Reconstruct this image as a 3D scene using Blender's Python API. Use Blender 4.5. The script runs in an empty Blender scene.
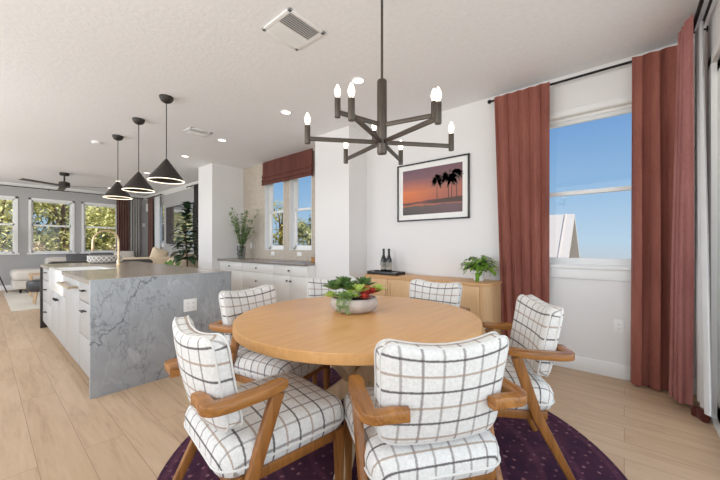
import bpy, bmesh, math, random
from mathutils import Vector, Matrix
R = math.radians
PI = math.pi
scene = bpy.context.scene
col = scene.collection
random.seed(7)

# ------------------------------------------------------------------ materials
def srgb(r, g, b):
    def c(v):
        v /= 255.0
        return v/12.92 if v <= 0.04045 else ((v+0.055)/1.055)**2.4
    return (c(r), c(g), c(b), 1.0)

class NT:
    """small wrapper for building node trees"""
    def __init__(s, name):
        s.m = bpy.data.materials.new(name); s.m.use_nodes = True
        s.t = s.m.node_tree; s.n = s.t.nodes; s.l = s.t.links
        s.b = s.n['Principled BSDF']; s.o = s.n['Material Output']
    def new(s, typ, **kw):
        nd = s.n.new(typ)
        for k, v in kw.items():
            if k.startswith('i_'):
                nd.inputs[k[2:].replace('_', ' ')].default_value = v
            else: setattr(nd, k, v)
        return nd
    def lk(s, a, b): s.l.new(a, b)
    def math(s, op, a, b=None, c=None):
        nd = s.n.new('ShaderNodeMath'); nd.operation = op
        for i, v in enumerate((a, b, c)):
            if v is None: continue
            if isinstance(v, (int, float)): nd.inputs[i].default_value = v
            else: s.lk(v, nd.inputs[i])
        return nd.outputs[0]
    def mix(s, fac, a, b):
        nd = s.n.new('ShaderNodeMix'); nd.data_type = 'RGBA'
        for idx, v in ((0, fac), (6, a), (7, b)):
            if isinstance(v, (int, float, tuple)): nd.inputs[idx].default_value = v
            else: s.lk(v, nd.inputs[idx])
        return nd.outputs[2]
    def coords(s, kind='Object', scale=(1, 1, 1), rot=(0, 0, 0), loc=(0, 0, 0)):
        tc = s.n.new('ShaderNodeTexCoord'); mp = s.n.new('ShaderNodeMapping')
        mp.inputs['Scale'].default_value = scale; mp.inputs['Rotation'].default_value = rot
        mp.inputs['Location'].default_value = loc
        s.lk(tc.outputs[kind], mp.inputs['Vector']); return mp.outputs['Vector']
    def noise(s, vec, scale, detail=4, rough=.55, dist=0):
        nd = s.n.new('ShaderNodeTexNoise')
        nd.inputs['Scale'].default_value = scale; nd.inputs['Detail'].default_value = detail
        nd.inputs['Roughness'].default_value = rough; nd.inputs['Distortion'].default_value = dist
        s.lk(vec, nd.inputs['Vector']); return nd.outputs['Fac']
    def ramp(s, fac, stops):
        nd = s.n.new('ShaderNodeValToRGB'); e = nd.color_ramp.elements
        while len(e) < len(stops): e.new(0.5)
        for el, (p, c) in zip(e, stops): el.position = p; el.color = c
        s.lk(fac, nd.inputs['Fac']); return nd.outputs['Color']
    def bump(s, h, strength=.2, dist=.01):
        nd = s.n.new('ShaderNodeBump'); nd.inputs['Strength'].default_value = strength
        nd.inputs['Distance'].default_value = dist
        s.lk(h, nd.inputs['Height']); s.lk(nd.outputs['Normal'], s.b.inputs['Normal'])
    def color(s, c):
        if isinstance(c, tuple): s.b.inputs['Base Color'].default_value = c
        else: s.lk(c, s.b.inputs['Base Color'])
    def set(s, rough=None, metal=None, spec=None):
        if rough is not None: s.b.inputs['Roughness'].default_value = rough
        if metal is not None: s.b.inputs['Metallic'].default_value = metal
        if spec is not None: s.b.inputs['Specular IOR Level'].default_value = spec
        return s.m

M = {}
def plain(name, rgb, rough=.5, metal=0, var=.06, scale=8, spec=.5, bump=0):
    n = NT(name); c = srgb(*rgb)
    f = n.noise(n.coords(), scale)
    d = tuple(x*(1-var) for x in c[:3])+(1,); l = tuple(min(1, x*(1+var)) for x in c[:3])+(1,)
    n.color(n.ramp(f, [(.3, d), (.7, l)]))
    if bump: n.bump(n.noise(n.coords(), scale*12, 2), bump, .004)
    M[name] = n.set(rough, metal, spec); return M[name]

def wood(name, rgb, dark, rough=.4, axis='Z', scale=1, spec=.4):
    n = NT(name)
    sc = {'X': (1.2, 16, 16), 'Y': (16, 1.2, 16), 'Z': (16, 16, 1.2)}[axis]
    v = n.coords(scale=tuple(a*scale for a in sc))
    f = n.noise(v, 1.5, 6, .6, .6)
    g = n.noise(n.coords(scale=tuple(a*scale*5 for a in sc)), 1.5, 3)
    f2 = n.math('ADD', n.math('MULTIPLY', f, .7), n.math('MULTIPLY', g, .3))
    n.color(n.ramp(f2, [(.32, srgb(*dark)), (.62, srgb(*rgb))]))
    n.bump(f2, .05, .003)
    M[name] = n.set(rough, 0, spec); return M[name]

def emit(name, rgb, strength):
    n = NT(name); n.color(srgb(*rgb))
    n.b.inputs['Emission Color'].default_value = srgb(*rgb)
    n.b.inputs['Emission Strength'].default_value = strength
    M[name] = n.m; return n.m

def glass(name, tint=(1, 1, 1), refl=.9):
    n = NT(name); n.n.remove(n.b)
    tr = n.new('ShaderNodeBsdfTransparent'); tr.inputs['Color'].default_value = tint+(1,)
    gl = n.new('ShaderNodeBsdfGlossy'); gl.inputs['Roughness'].default_value = .02
    fr = n.new('ShaderNodeLayerWeight'); fr.inputs['Blend'].default_value = .5
    mx = n.new('ShaderNodeMixShader')
    n.lk(n.math('ADD', n.math('MULTIPLY', n.math('POWER', fr.outputs['Facing'], 5.0), .6*refl), .02*refl), mx.inputs[0])
    n.lk(tr.outputs[0], mx.inputs[1]); n.lk(gl.outputs[0], mx.inputs[2])
    n.lk(mx.outputs[0], n.o.inputs['Surface']); M[name] = n.m; return n.m

def leafmat(name, dark, light, scale=6, rough=.5, trans=.25, core=None):
    n = NT(name)
    f = n.noise(n.coords(), scale, 3, .6)
    st = [(.35, srgb(*dark)), (.62, srgb(*light))]
    c = n.ramp(f, st); n.color(c)
    n.set(rough, 0, .4)
    if trans:
        t = n.new('ShaderNodeBsdfTranslucent'); n.lk(c, t.inputs['Color'])
        mx = n.new('ShaderNodeMixShader'); mx.inputs[0].default_value = trans
        n.lk(n.b.outputs[0], mx.inputs[1]); n.lk(t.outputs[0], mx.inputs[2]); n.lk(mx.outputs[0], n.o.inputs['Surface'])
    M[name] = n.m; return n.m

plain('wall_white', (236, 233, 231), .85, var=.01, scale=2, spec=.2)
plain('wall_grey', (176, 174, 173), .85, var=.02, scale=2, spec=.2)
plain('trim_white', (243, 242, 239), .45, var=.01)
plain('cabinet_white', (240, 238, 233), .4, var=.01)
plain('cabinet_grey', (172, 170, 167), .42, var=.015)
plain('toe_kick', (120, 105, 92), .7)
plain('black_metal', (30, 28, 27), .45, .6, spec=.4)
plain('bronze', (84, 76, 68), .42, .75)
plain('dark_bronze', (48, 43, 39), .5, .4)
plain('brass', (216, 190, 150), .3, .85)
plain('steel_brass', (200, 180, 150), .3, .85)
plain('black_plastic', (18, 18, 19), .35)
plain('white_plastic', (246, 244, 240), .35, var=.01)
plain('socket_grey', (150, 148, 145), .5)
plain('porcelain', (247, 247, 245), .18, var=.01)
plain('white_ceramic', (244, 242, 238), .25, var=.01)
plain('stone_bowl', (190, 178, 168), .8, var=.14, scale=14, bump=.4)
plain('soil', (60, 45, 34), .95, var=.3, scale=40)
plain('leather_black', (38, 35, 34), .45, var=.1)
plain('sofa_light', (214, 205, 194), .9, var=.04, bump=.2)
plain('sofa_cream', (233, 211, 180), .9, var=.04, bump=.2)
plain('sofa_grey', (104, 102, 103), .9, var=.06, bump=.2)
plain('cushion_grey', (92, 92, 95), .9, var=.08, bump=.2)
plain('rug_cream', (206, 197, 182), .95, var=.06, scale=30, bump=.4)
plain('piping_white', (224, 221, 216), .85, var=.02)
plain('lining_white', (240, 238, 234), .85, var=.02, bump=.15)
plain('sheer_white', (245, 245, 244), .8, var=.02)
plain('roof_metal', (188, 178, 168), .45, var=.04)
plain('siding_grey', (150, 146, 150), .8, var=.05)
plain('ground', (150, 138, 110), .95, var=.35, scale=.4)
plain('fence_brown', (150, 120, 95), .9, var=.15)
plain('bark', (105, 84, 66), .9, var=.25, scale=10)
plain('stem_green', (96, 120, 60), .6)
plain('mat_board', (246, 244, 240), .8, var=.01)
plain('print_black', (86, 70, 64), .8)
plain('bottle_dark', (34, 33, 32), .12, var=.05)
plain('foil_label', (178, 168, 155), .4, var=.12, scale=60)
plain('amber_box', (176, 122, 58), .4, var=.2)
plain('grille_dark', (70, 68, 66), .7)
plain('vent_white', (244, 243, 241), .55, var=.01)
wood('oak_top', (226, 170, 106), (208, 148, 86), .3, 'X')
wood('oak_side', (220, 168, 112), (200, 146, 92), .42, 'X')
wood('oak_base', (226, 196, 156), (204, 168, 126), .5, 'Z')
wood('oak_sideboard', (222, 180, 132), (206, 160, 112), .45, 'Z')
wood('walnut', (162, 104, 50), (108, 64, 28), .28, 'Z', 1.2)
wood('walnut_arm', (172, 112, 52), (116, 70, 30), .25, 'Y', 1.2)
wood('pale_wood', (210, 178, 138), (186, 150, 110), .5, 'Z')
emit('bulb_glow', (255, 236, 208), 6)
emit('can_glow', (255, 246, 232), 4)
emit('ring_glow', (255, 238, 210), 3)
glass('window_glass', (.97, .985, .99))
glass('vase_glass', (.82, .84, .84), 1.0)
glass('clear_glass', (.93, .94, .94), 1.0)
leafmat('leaf_fig', (28, 42, 30), (66, 88, 62), 5, .4, .1)
leafmat('leaf_olive', (104, 132, 80), (176, 198, 140), 9, .5, .25)
leafmat('leaf_ivy', (58, 100, 30), (150, 196, 70), 22, .42, .3)
leafmat('leaf_broad', (60, 110, 44), (128, 170, 84), 6, .4, .3)
leafmat('leaf_dark_succulent', (58, 90, 46), (126, 156, 84), 24, .45, .15)
leafmat('leaf_light_succulent', (104, 142, 70), (176, 200, 130), 26, .45, .2)
leafmat('leaf_red', (170, 40, 50), (226, 92, 70), 24, .45, .15)
leafmat('leaf_orange', (214, 120, 60), (240, 178, 110), 24, .45, .15)
leafmat('leaf_lime', (168, 200, 70), (226, 240, 140), 24, .45, .25)
leafmat('leaf_tree', (150, 152, 70), (255, 248, 180), 1.6, .6, .35)  # near-white tone stands in for sunlit highlights on the leaves
leafmat('leaf_tree_dark', (124, 130, 70), (224, 220, 156), 1.6, .6, .35)
leafmat('leaf_tree_brown', (150, 120, 90), (230, 206, 176), 1.8, .7, .3)
leafmat('leaf_palm', (130, 130, 40), (232, 214, 110), 3, .6, .35)

# floor: long oak planks running away from the camera side
n = NT('floor_planks')
v = n.coords(rot=(0, 0, PI/2))
br = n.new('ShaderNodeTexBrick', offset=.37, offset_frequency=2)
for k, val in (('Scale', 1), ('Mortar Size', .0018), ('Mortar Smooth', .3), ('Brick Width', 1.75), ('Row Height', .19), ('Bias', 0)):
    br.inputs[k].default_value = val
br.inputs['Color1'].default_value = (0, 0, 0, 1); br.inputs['Color2'].default_value = (1, 1, 1, 1); br.inputs['Mortar'].default_value = (.5, .5, .5, 1)
n.lk(v, br.inputs['Vector'])
tone = n.ramp(br.outputs['Color'], [(0, srgb(206, 177, 146)), (1, srgb(186, 155, 123))])
# every plank shifts its grain
tcv = n.coords(scale=(9, .8, 1))
addv = n.new('ShaderNodeVectorMath', operation='ADD'); n.lk(tcv, addv.inputs[0])
sc = n.new('ShaderNodeVectorMath', operation='SCALE'); sc.inputs['Scale'].default_value = 30; n.lk(br.outputs['Color'], sc.inputs[0]); n.lk(sc.outputs[0], addv.inputs[1])
gr = n.noise(addv.outputs[0], 1.3, 6, .62, 1.2)
gr2 = n.noise(addv.outputs[0], 7, 4, .6)
gg = n.math('ADD', n.math('MULTIPLY', gr, .72), n.math('MULTIPLY', gr2, .28))
gcol = n.ramp(gg, [(.32, srgb(150, 117, 88)), (.48, srgb(192, 161, 129)), (.68, srgb(212, 184, 154))])
c1 = n.mix(.55, tone, gcol)
c2 = n.mix(n.math('MULTIPLY', br.outputs['Fac'], .65), c1, srgb(120, 90, 64))
n.color(c2); n.bump(n.math('SUBTRACT', gg, n.math('MULTIPLY', br.outputs['Fac'], 2)), .06, .003)
M['floor'] = n.set(.42, 0, .4)

# ceiling: white with a faint sprayed texture
n = NT('ceiling_paint')
f = n.noise(n.coords(), 28, 4, .6)
n.color(n.ramp(f, [(.3, srgb(236, 236, 237)), (.7, srgb(243, 242, 243))])); n.bump(f, .22, .01)
M['ceiling'] = n.set(.9, 0, .15)

# marble
n = NT('grey_marble')
v = n.coords(scale=(1, 1, 1), rot=(.3, .5, .2))
base = n.noise(v, 2.2, 6, .6, .8)
cb = n.ramp(base, [(.25, srgb(146, 149, 152)), (.5, srgb(160, 164, 167)), (.75, srgb(176, 180, 183))])
def vein(scale, dist, w, seedloc):
    vv = n.coords(scale=(1.5, 1, .62), rot=(0, -.75, 0), loc=seedloc)
    a = n.noise(vv, scale, 5, .55, dist)
    d = n.math('ABSOLUTE', n.math('SUBTRACT', a, .5))
    return n.ramp(d, [(0, (1, 1, 1, 1)), (w, (0, 0, 0, 1))])
v1 = vein(1.7, .35, .010, (3, 1, 2)); v2 = vein(3.4, .45, .011, (7, 4, 9)); v3 = vein(2.0, .6, .02, (1, 9, 5))
msk = n.ramp(n.noise(n.coords(loc=(4, 4, 4)), 2.6, 3), [(.36, (0, 0, 0, 1)), (.52, (1, 1, 1, 1))])
cc = n.mix(n.math('MULTIPLY', v3, .16), cb, srgb(206, 211, 215))
cc = n.mix(n.math('MULTIPLY', n.math('MULTIPLY', v1, .85), msk), cc, srgb(70, 74, 86))
cc = n.mix(n.math('MULTIPLY', n.math('MULTIPLY', v2, .55), msk), cc, srgb(92, 96, 104))
v4 = vein(5.5, .6, .014, (2, 6, 8)); cc = n.mix(n.math('MULTIPLY', n.math('MULTIPLY', v4, .5), msk), cc, srgb(76, 80, 90))
v5 = vein(.9, .5, .006, (8, 3, 1)); cc = n.mix(n.math('MULTIPLY', v5, .3), cc, srgb(212, 216, 220))
n.color(cc); M['marble'] = n.set(.35, 0, .4)

n = NT('worktop_taupe')
f = n.noise(n.coords(), 60, 4, .7)
n.color(n.ramp(f, [(.3, srgb(146, 134, 120)), (.7, srgb(176, 164, 150))])); M['worktop'] = n.set(.22, 0, .5)
n = NT('buffet_top')
f = n.noise(n.coords(), 60, 4, .7)
n.color(n.ramp(f, [(.3, srgb(116, 106, 98)), (.7, srgb(150, 140, 130))])); M['buffet_top'] = n.set(.25, 0, .5)

# herringbone tile
n = NT('backsplash_tile')
def bricks(rot):
    vv = n.coords(rot=(0, PI/2, 0))
    mp = n.new('ShaderNodeMapping'); mp.inputs['Rotation'].default_value = (0, 0, rot); n.lk(vv, mp.inputs['Vector'])
    b = n.new('ShaderNodeTexBrick', offset=.5)
    for k, val in (('Scale', 1), ('Mortar Size', .003), ('Brick Width', .09), ('Row Height', .03), ('Bias', 0)):
        b.inputs[k].default_value = val
    b.inputs['Color1'].default_value = srgb(194, 180, 163); b.inputs['Color2'].default_value = srgb(176, 162, 145); b.inputs['Mortar'].default_value = srgb(212, 201, 188)
    n.lk(mp.outputs[0], b.inputs['Vector']); return b
b1 = bricks(PI/4); b2 = bricks(-PI/4)
wv = n.new('ShaderNodeTexChecker'); wv.inputs['Scale'].default_value = 11
n.lk(n.coords(rot=(R(45), 0, 0)), wv.inputs['Vector'])
n.color(n.mix(wv.outputs['Fac'], b1.outputs['Color'], b2.outputs['Color'])); M['tile'] = n.set(.4, 0, .4)

# plaid upholstery, in UV metres
n = NT('plaid_fabric')
tc = n.new('ShaderNodeTexCoord'); sp = n.new('ShaderNodeSeparateXYZ'); n.lk(tc.outputs['UV'], sp.inputs[0])
nz = n.noise(n.coords(), 160, 2)
def stripes(o, period, off, w, soft=.35):
    a = n.math('ADD', n.math('MULTIPLY', o, 1/period), off+100)
    a = n.math('FRACT', a)
    a = n.math('ABSOLUTE', n.math('SUBTRACT', a, .5))
    a = n.math('ADD', a, n.math('MULTIPLY', n.math('SUBTRACT', nz, .5), .05))
    return n.ramp(a, [(w*(1-soft), (1, 1, 1, 1)), (w*(1+soft), (0, 0, 0, 1))])
U, V = sp.outputs[0], sp.outputs[1]
P = .138; Q = .112
su1 = stripes(U, P, .25, .032); su2 = stripes(U, P, .75, .032); sv1 = stripes(V, Q, .3, .036); sv2 = stripes(V, Q, .8, .036)
wv = n.noise(n.coords(), 90, 2, .7)
cbase = n.ramp(wv, [(.3, srgb(220, 217, 212)), (.7, srgb(238, 236, 232))])
cc = n.mix(n.math('MULTIPLY', su1, .75), cbase, srgb(118, 108, 106))
cc = n.mix(n.math('MULTIPLY', su2, .6), cc, srgb(124, 112, 106))
cc = n.mix(n.math('MULTIPLY', sv2, .75), cc, srgb(160, 132, 108))
cc = n.mix(n.math('MULTIPLY', sv1, .92), cc, srgb(80, 72, 72))
n.color(cc); n.bump(wv, .15, .002); M['plaid'] = n.set(.92, 0, .15)

# velvet
def velvet(name, a, b, rough=.75):
    n = NT(name); f = n.noise(n.coords(scale=(3, 3, .5)), 3, 4, .6); g = n.noise(n.coords(), 70, 2)
    n.color(n.ramp(n.math('ADD', n.math('MULTIPLY', f, .8), n.math('MULTIPLY', g, .2)), [(.3, srgb(*a)), (.7, srgb(*b))]))
    n.b.inputs['Sheen Weight'].default_value = .35; n.b.inputs['Sheen Roughness'].default_value = .4
    n.b.inputs['Sheen Tint'].default_value = srgb(226, 170, 158)
    n.bump(n.noise(n.coords(scale=(2, 2, 1)), 5, 3, .6), .5, .03)
    M[name] = n.set(rough, 0, .2)
velvet('velvet', (124, 68, 58), (158, 96, 82))
velvet('velvet_pink', (142, 84, 80), (178, 120, 114))
velvet('shade_fabric', (84, 44, 38), (108, 62, 54))
velvet('curtain_brown', (82, 56, 50), (112, 82, 74))
velvet('curtain_dark', (44, 40, 40), (66, 60, 58))
velvet('hem_dark', (78, 34, 28), (98, 48, 40))
n = NT('sheer_white'); n.color(srgb(246, 246, 245)); n.set(.8, 0, .1)
tl = n.new('ShaderNodeBsdfTranslucent'); tl.inputs['Color'].default_value = srgb(250, 250, 250)
mx = n.new('ShaderNodeMixShader'); mx.inputs[0].default_value = .5
n.lk(n.b.outputs[0], mx.inputs[1]); n.lk(tl.outputs[0], mx.inputs[2]); n.lk(mx.outputs[0], n.o.inputs['Surface']); M['sheer_white'] = n.m
n = NT('curtain_grey'); n.color(srgb(150, 146, 142)); M['curtain_grey'] = n.set(.9)

# dark purple patterned rug
n = NT('rug_purple')
v = n.coords()
base = n.noise(v, 3.5, 5, .65, .5)
cb = n.ramp(base, [(.3, srgb(40, 26, 44)), (.5, srgb(62, 36, 54)), (.7, srgb(82, 48, 62))])
vo = n.new('ShaderNodeTexVoronoi'); vo.inputs['Scale'].default_value = 17; vo.inputs['Randomness'].default_value = .3
n.lk(v, vo.inputs['Vector'])
nn = n.noise(v, 45, 2)
spot = n.ramp(n.math('ADD', vo.outputs['Distance'], n.math('MULTIPLY', nn, .35)), [(.30, (1, 1, 1, 1)), (.36, (0, 0, 0, 1))])
pm = n.ramp(n.noise(n.coords(loc=(3, 3, 0)), 6, 3), [(.4, (.15, .15, .15, 1)), (.6, (1, 1, 1, 1))])
cc = n.mix(n.math('MULTIPLY', n.math('MULTIPLY', spot, pm), .65), cb, srgb(168, 118, 126))
ln = n.new('ShaderNodeVectorMath', operation='LENGTH'); n.lk(v, ln.inputs[0])
ring = n.math('FRACT', n.math('MULTIPLY', ln.outputs['Value'], 5.5))
rm = n.ramp(n.math('ABSOLUTE', n.math('SUBTRACT', ring, .5)), [(.05, (1, 1, 1, 1)), (.12, (0, 0, 0, 1))])
cc = n.mix(n.math('MULTIPLY', n.math('MULTIPLY', rm, nn), .55), cc, srgb(112, 66, 84))
n.color(cc); n.bump(n.noise(v, 220, 2), .4, .004); M['rug'] = n.set(.95, 0, .1)

# sunset print (object space: y along picture, z up)
n = NT('sunset_print')
tc = n.new('ShaderNodeTexCoord'); sp = n.new('ShaderNodeSeparateXYZ'); n.lk(tc.outputs['Object'], sp.inputs[0])
nz = n.noise(n.coords(scale=(1, 2, 9)), 2.2, 4)
h = n.math('ADD', n.math('ADD', n.math('MULTIPLY', sp.outputs[2], 1.7), .5), n.math('MULTIPLY', n.math('SUBTRACT', nz, .5), .16))
cs = n.ramp(h, [(0, srgb(66, 60, 58)), (.17, srgb(86, 76, 70)), (.2, srgb(200, 110, 70)), (.24, srgb(110, 66, 58)), (.27, srgb(80, 55, 55)), (.31, srgb(205, 105, 60)), (.5, srgb(222, 122, 72)), (.66, srgb(176, 104, 92)), (.82, srgb(126, 92, 98)), (1, srgb(112, 84, 96))])
rgt = n.ramp(n.math('ADD', n.math('MULTIPLY', sp.outputs[1], -1.25), .5), [(.15, (0, 0, 0, 1)), (.75, (1, 1, 1, 1))])
n.color(n.mix(n.math('MULTIPLY', rgt, .55), cs, srgb(120, 84, 92))); M['sunset'] = n.set(.35, 0, .3)

# television: glossy dark screen
n = NT('tv_screen'); n.color(srgb(215, 220, 222)); M['tv_screen'] = n.set(.06, .9, .8)
# woven basket
n = NT('woven'); v = n.coords()
ck = n.new('ShaderNodeTexChecker'); ck.inputs['Scale'].default_value = 45; n.lk(v, ck.inputs['Vector'])
n.color(n.mix(ck.outputs['Fac'], srgb(176, 168, 156), srgb(140, 132, 122))); M['woven'] = n.set(.8)

# ------------------------------------------------------------------ mesh builder
class MB:
    def __init__(s):
        s.bm = bmesh.new(); s.uv = s.bm.loops.layers.uv.new('UVMap'); s.mi = 0
    def _mark(s, faces):
        for f in faces: f.material_index = s.mi
    def box(s, c, size, bev=0, rot=None, seg=2):
        r = bmesh.ops.create_cube(s.bm, size=1)
        vs = r['verts']
        mat = Matrix.Translation(Vector(c)) @ (rot.to_4x4() if rot is not None else Matrix.Identity(4)) @ Matrix.Diagonal((size[0], size[1], size[2], 1))
        bmesh.ops.transform(s.bm, matrix=mat, verts=vs)
        fs = set(f for v in vs for f in v.link_faces); s._mark(fs)
        if bev > 0:
            es = list(set(e for v in vs for e in v.link_edges))
            r = bmesh.ops.bevel(s.bm, geom=es, offset=min(bev, min(size)*.49), segments=seg, affect='EDGES', profile=.5, clamp_overlap=True)
            s._mark(r['faces'])
        return s
    def span(s, a, b, bev=0):
        return s.box([(x+y)/2 for x, y in zip(a, b)], [abs(y-x) for x, y in zip(a, b)], bev)
    def loft(s, rings, cap=True, closed=True):
        """rings: list of equal-length point lists"""
        rv = [[s.bm.verts.new(p) for p in r] for r in rings]
        k = len(rv[0])
        for a, b in zip(rv[:-1], rv[1:]):
            for i in range(k if closed else k-1):
                j = (i+1) % k
                f = s.bm.faces.new((a[i], a[j], b[j], b[i])); f.material_index = s.mi
        if cap and closed:
            for r in (rv[0][::-1], rv[-1]):
                try: s.bm.faces.new(r).material_index = s.mi
                except ValueError: pass
        return s
    def tube(s, path, rad, seg=10, cap=True, closed_path=False):
        path = [Vector(p) for p in path]; n_ = len(path)
        if not isinstance(rad, (list, tuple)): rad = [rad]*n_
        rings = []; up = None
        for i, p in enumerate(path):
            if closed_path: t = path[(i+1) % n_]-path[i-1]
            else: t = path[min(i+1, n_-1)]-path[max(i-1, 0)]
            if t.length < 1e-9: t = Vector((0, 0, 1))
            t.normalize()
            if up is None:
                up = Vector((0, 0, 1)) if abs(t.z) < .9 else Vector((1, 0, 0))
            x = t.cross(up)
            if x.length < 1e-4: x = t.cross(Vector((0, 1, 0)))
            x.normalize(); y = x.cross(t).normalized(); up = y
            rings.append([p+(x*math.cos(2*PI*k/seg)+y*math.sin(2*PI*k/seg))*rad[i] for k in range(seg)])
        if closed_path: rings.append(rings[0]); return s.loft(rings, cap=False)
        return s.loft(rings, cap)
    def bar(s, path, w, h, up=(0, 0, 1), ch=.15):
        """rectangular section with chamfered corners swept along a path; w sideways, h along up; w/h may be lists"""
        path = [Vector(p) for p in path]; n_ = len(path); up = Vector(up)
        W = w if isinstance(w, (list, tuple)) else [w]*n_; Hh = h if isinstance(h, (list, tuple)) else [h]*n_
        rings = []
        for i, p in enumerate(path):
            a = (path[i]-path[i-1]).normalized() if i > 0 else None
            b = (path[i+1]-path[i]).normalized() if i < n_-1 else None
            t = ((a or b)+(b or a)).normalized()
            x = t.cross(up).normalized(); y = x.cross(t).normalized()
            k = 1.0
            if a is not None and b is not None: k = 1/max(.5, math.cos(a.angle(b)/2))
            cx, cy = W[i]/2*k, Hh[i]/2; c = min(W[i], Hh[i])*ch
            pts = [(cx-c, cy), (cx-c*.3, cy-c*.3), (cx, cy-c), (cx, -cy+c), (cx-c*.3, -cy+c*.3), (cx-c, -cy), (-cx+c, -cy), (-cx+c*.3, -cy+c*.3), (-cx, -cy+c), (-cx, cy-c), (-cx+c*.3, cy-c*.3), (-cx+c, cy)]
            rings.append([p+x*u+y*v for u, v in pts])
        return s.loft(rings)
    def lathe(s, prof, seg=24, c=(0, 0, 0), cap=True):
        c = Vector(c)
        return s.loft([[c+Vector((r*math.cos(2*PI*k/seg), r*math.sin(2*PI*k/seg), z)) for k in range(seg)] for r, z in prof], cap)
    def sphere(s, c, r, seg=16, rings=10):
        if not isinstance(r, (tuple, list)): r = (r, r, r)
        rr = [[Vector(c)+Vector((r[0]*math.sin(PI*j/rings)*math.cos(2*PI*k/seg), r[1]*math.sin(PI*j/rings)*math.sin(2*PI*k/seg), -r[2]*math.cos(PI*j/rings))) for k in range(seg)] for j in range(rings+1)]
        rr[0] = [p+Vector((1e-4*math.cos(2*PI*k/seg), 1e-4*math.sin(2*PI*k/seg), 0)) for k, p in enumerate(rr[0])]
        rr[-1] = [p+Vector((1e-4*math.cos(2*PI*k/seg), 1e-4*math.sin(2*PI*k/seg), 0)) for k, p in enumerate(rr[-1])]
        return s.loft(rr)
    def poly(s, pts):
        f = s.bm.faces.new([s.bm.verts.new(p) for p in pts]); f.material_index = s.mi; return s
    def prism(s, pts, d):
        d = Vector(d); a = [Vector(p) for p in pts]
        return s.loft([a, [p+d for p in a]])
    def leaf(s, p, d, L, w, droop=.2, fold=.15, n=4):
        """pointed leaf blade from p along d, 2 faces per step"""
        p = Vector(p); d = Vector(d).normalized()
        sd = d.cross(Vector((0, 0, 1)))
        if sd.length < .05: sd = Vector((1, 0, 0))
        sd.normalize(); nr = sd.cross(d).normalized()
        rows = []
        for i in range(n+1):
            t = i/n; wd = w*math.sin(PI*(.08+.92*t)**.8)*.5 if i < n else 0.002*w
            c = p+d*(L*t)-Vector((0, 0, 1))*(droop*L*t*t)
            rows.append([s.bm.verts.new(c+sd*wd+nr*fold*wd), s.bm.verts.new(c), s.bm.verts.new(c-sd*wd+nr*fold*wd)])
        for a, b in zip(rows[:-1], rows[1:]):
            for i in (0, 1):
                f = s.bm.faces.new((a[i], a[i+1], b[i+1], b[i])); f.material_index = s.mi
        return s
    def build(s, name, mat, parent=None, loc=None, sharp=35, rz=0, smooth=True):
        me = bpy.data.meshes.new(name)
        bmesh.ops.recalc_face_normals(s.bm, faces=s.bm.faces[:])
        if loc is not None:
            bmesh.ops.translate(s.bm, vec=-Vector(loc), verts=s.bm.verts[:])
        s.bm.to_mesh(me); s.bm.free()
        for m in (mat if isinstance(mat, (list, tuple)) else [mat]): me.materials.append(M[m])
        if smooth:
            me.polygons.foreach_set('use_smooth', [True]*len(me.polygons))
            me.set_sharp_from_angle(angle=R(sharp))
        o = bpy.data.objects.new(name, me); col.objects.link(o)
        if parent is not None: o.parent = parent
        if loc is not None: o.location = loc
        return o

def tag(o, label, cat, group=None, kind=None):
    o['label'] = label; o['category'] = cat
    if group: o['group'] = group
    if kind: o['kind'] = kind
    return o
def thing(name, label, cat, loc=(0, 0, 0), rz=0, group=None):
    o = bpy.data.objects.new(name, None); o.empty_display_size = .1; col.objects.link(o)
    o.location = loc; o.rotation_euler = (0, 0, rz)
    return tag(o, label, cat, group)
def struct(o): o['kind'] = 'structure'; return o
def copy_tree(o, parent=None):
    c = o.copy(); col.objects.link(c); c.parent = parent
    for ch in list(o.children): copy_tree(ch, c)
    return c
def put(o, loc, rz, label):
    o.location = loc; o.rotation_euler = (0, 0, rz); o['label'] = label; return o

# ------------------------------------------------------------------ the room (metres; camera stands at x=0 y=0)
XA, YB, YF, ZC = 3.62, -.46, 12.4, 2.82
WT = .16
struct(MB().span((-2.6, -1.2, -.12), (XA+WT, YF+WT, 0)).build('floor', 'floor'))
struct(MB().span((-4.2, -4.2, ZC), (XA+WT, YF+WT, ZC+.2)).build('ceiling', 'ceiling'))  # carried past the walls as an unseen overhang added to keep sun out

def wall_y(m, x0, x1, y0, y1, z0, z1, holes):
    """solid wall running along y with rectangular holes (ya, yb, za, zb)"""
    hs = sorted(holes); y = y0
    for (a, b, c, d) in hs:
        if a > y: m.span((x0, y, z0), (x1, a, z1))
        if c > z0: m.span((x0, a, z0), (x1, b, c))
        if d < z1: m.span((x0, a, d), (x1, b, z1))
        y = b
    if y < y1: m.span((x0, y, z0), (x1, y1, z1))
def wall_x(m, y0, y1, x0, x1, z0, z1, holes):
    hs = sorted(holes); x = x0
    for (a, b, c, d) in hs:
        if a > x: m.span((x, y0, z0), (a, y1, z1))
        if c > z0: m.span((a, y0, z0), (b, y1, c))
        if d < z1: m.span((a, y0, d), (b, y1, z1))
        x = b
    if x < x1: m.span((x, y0, z0), (x1, y1, z1))

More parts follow.
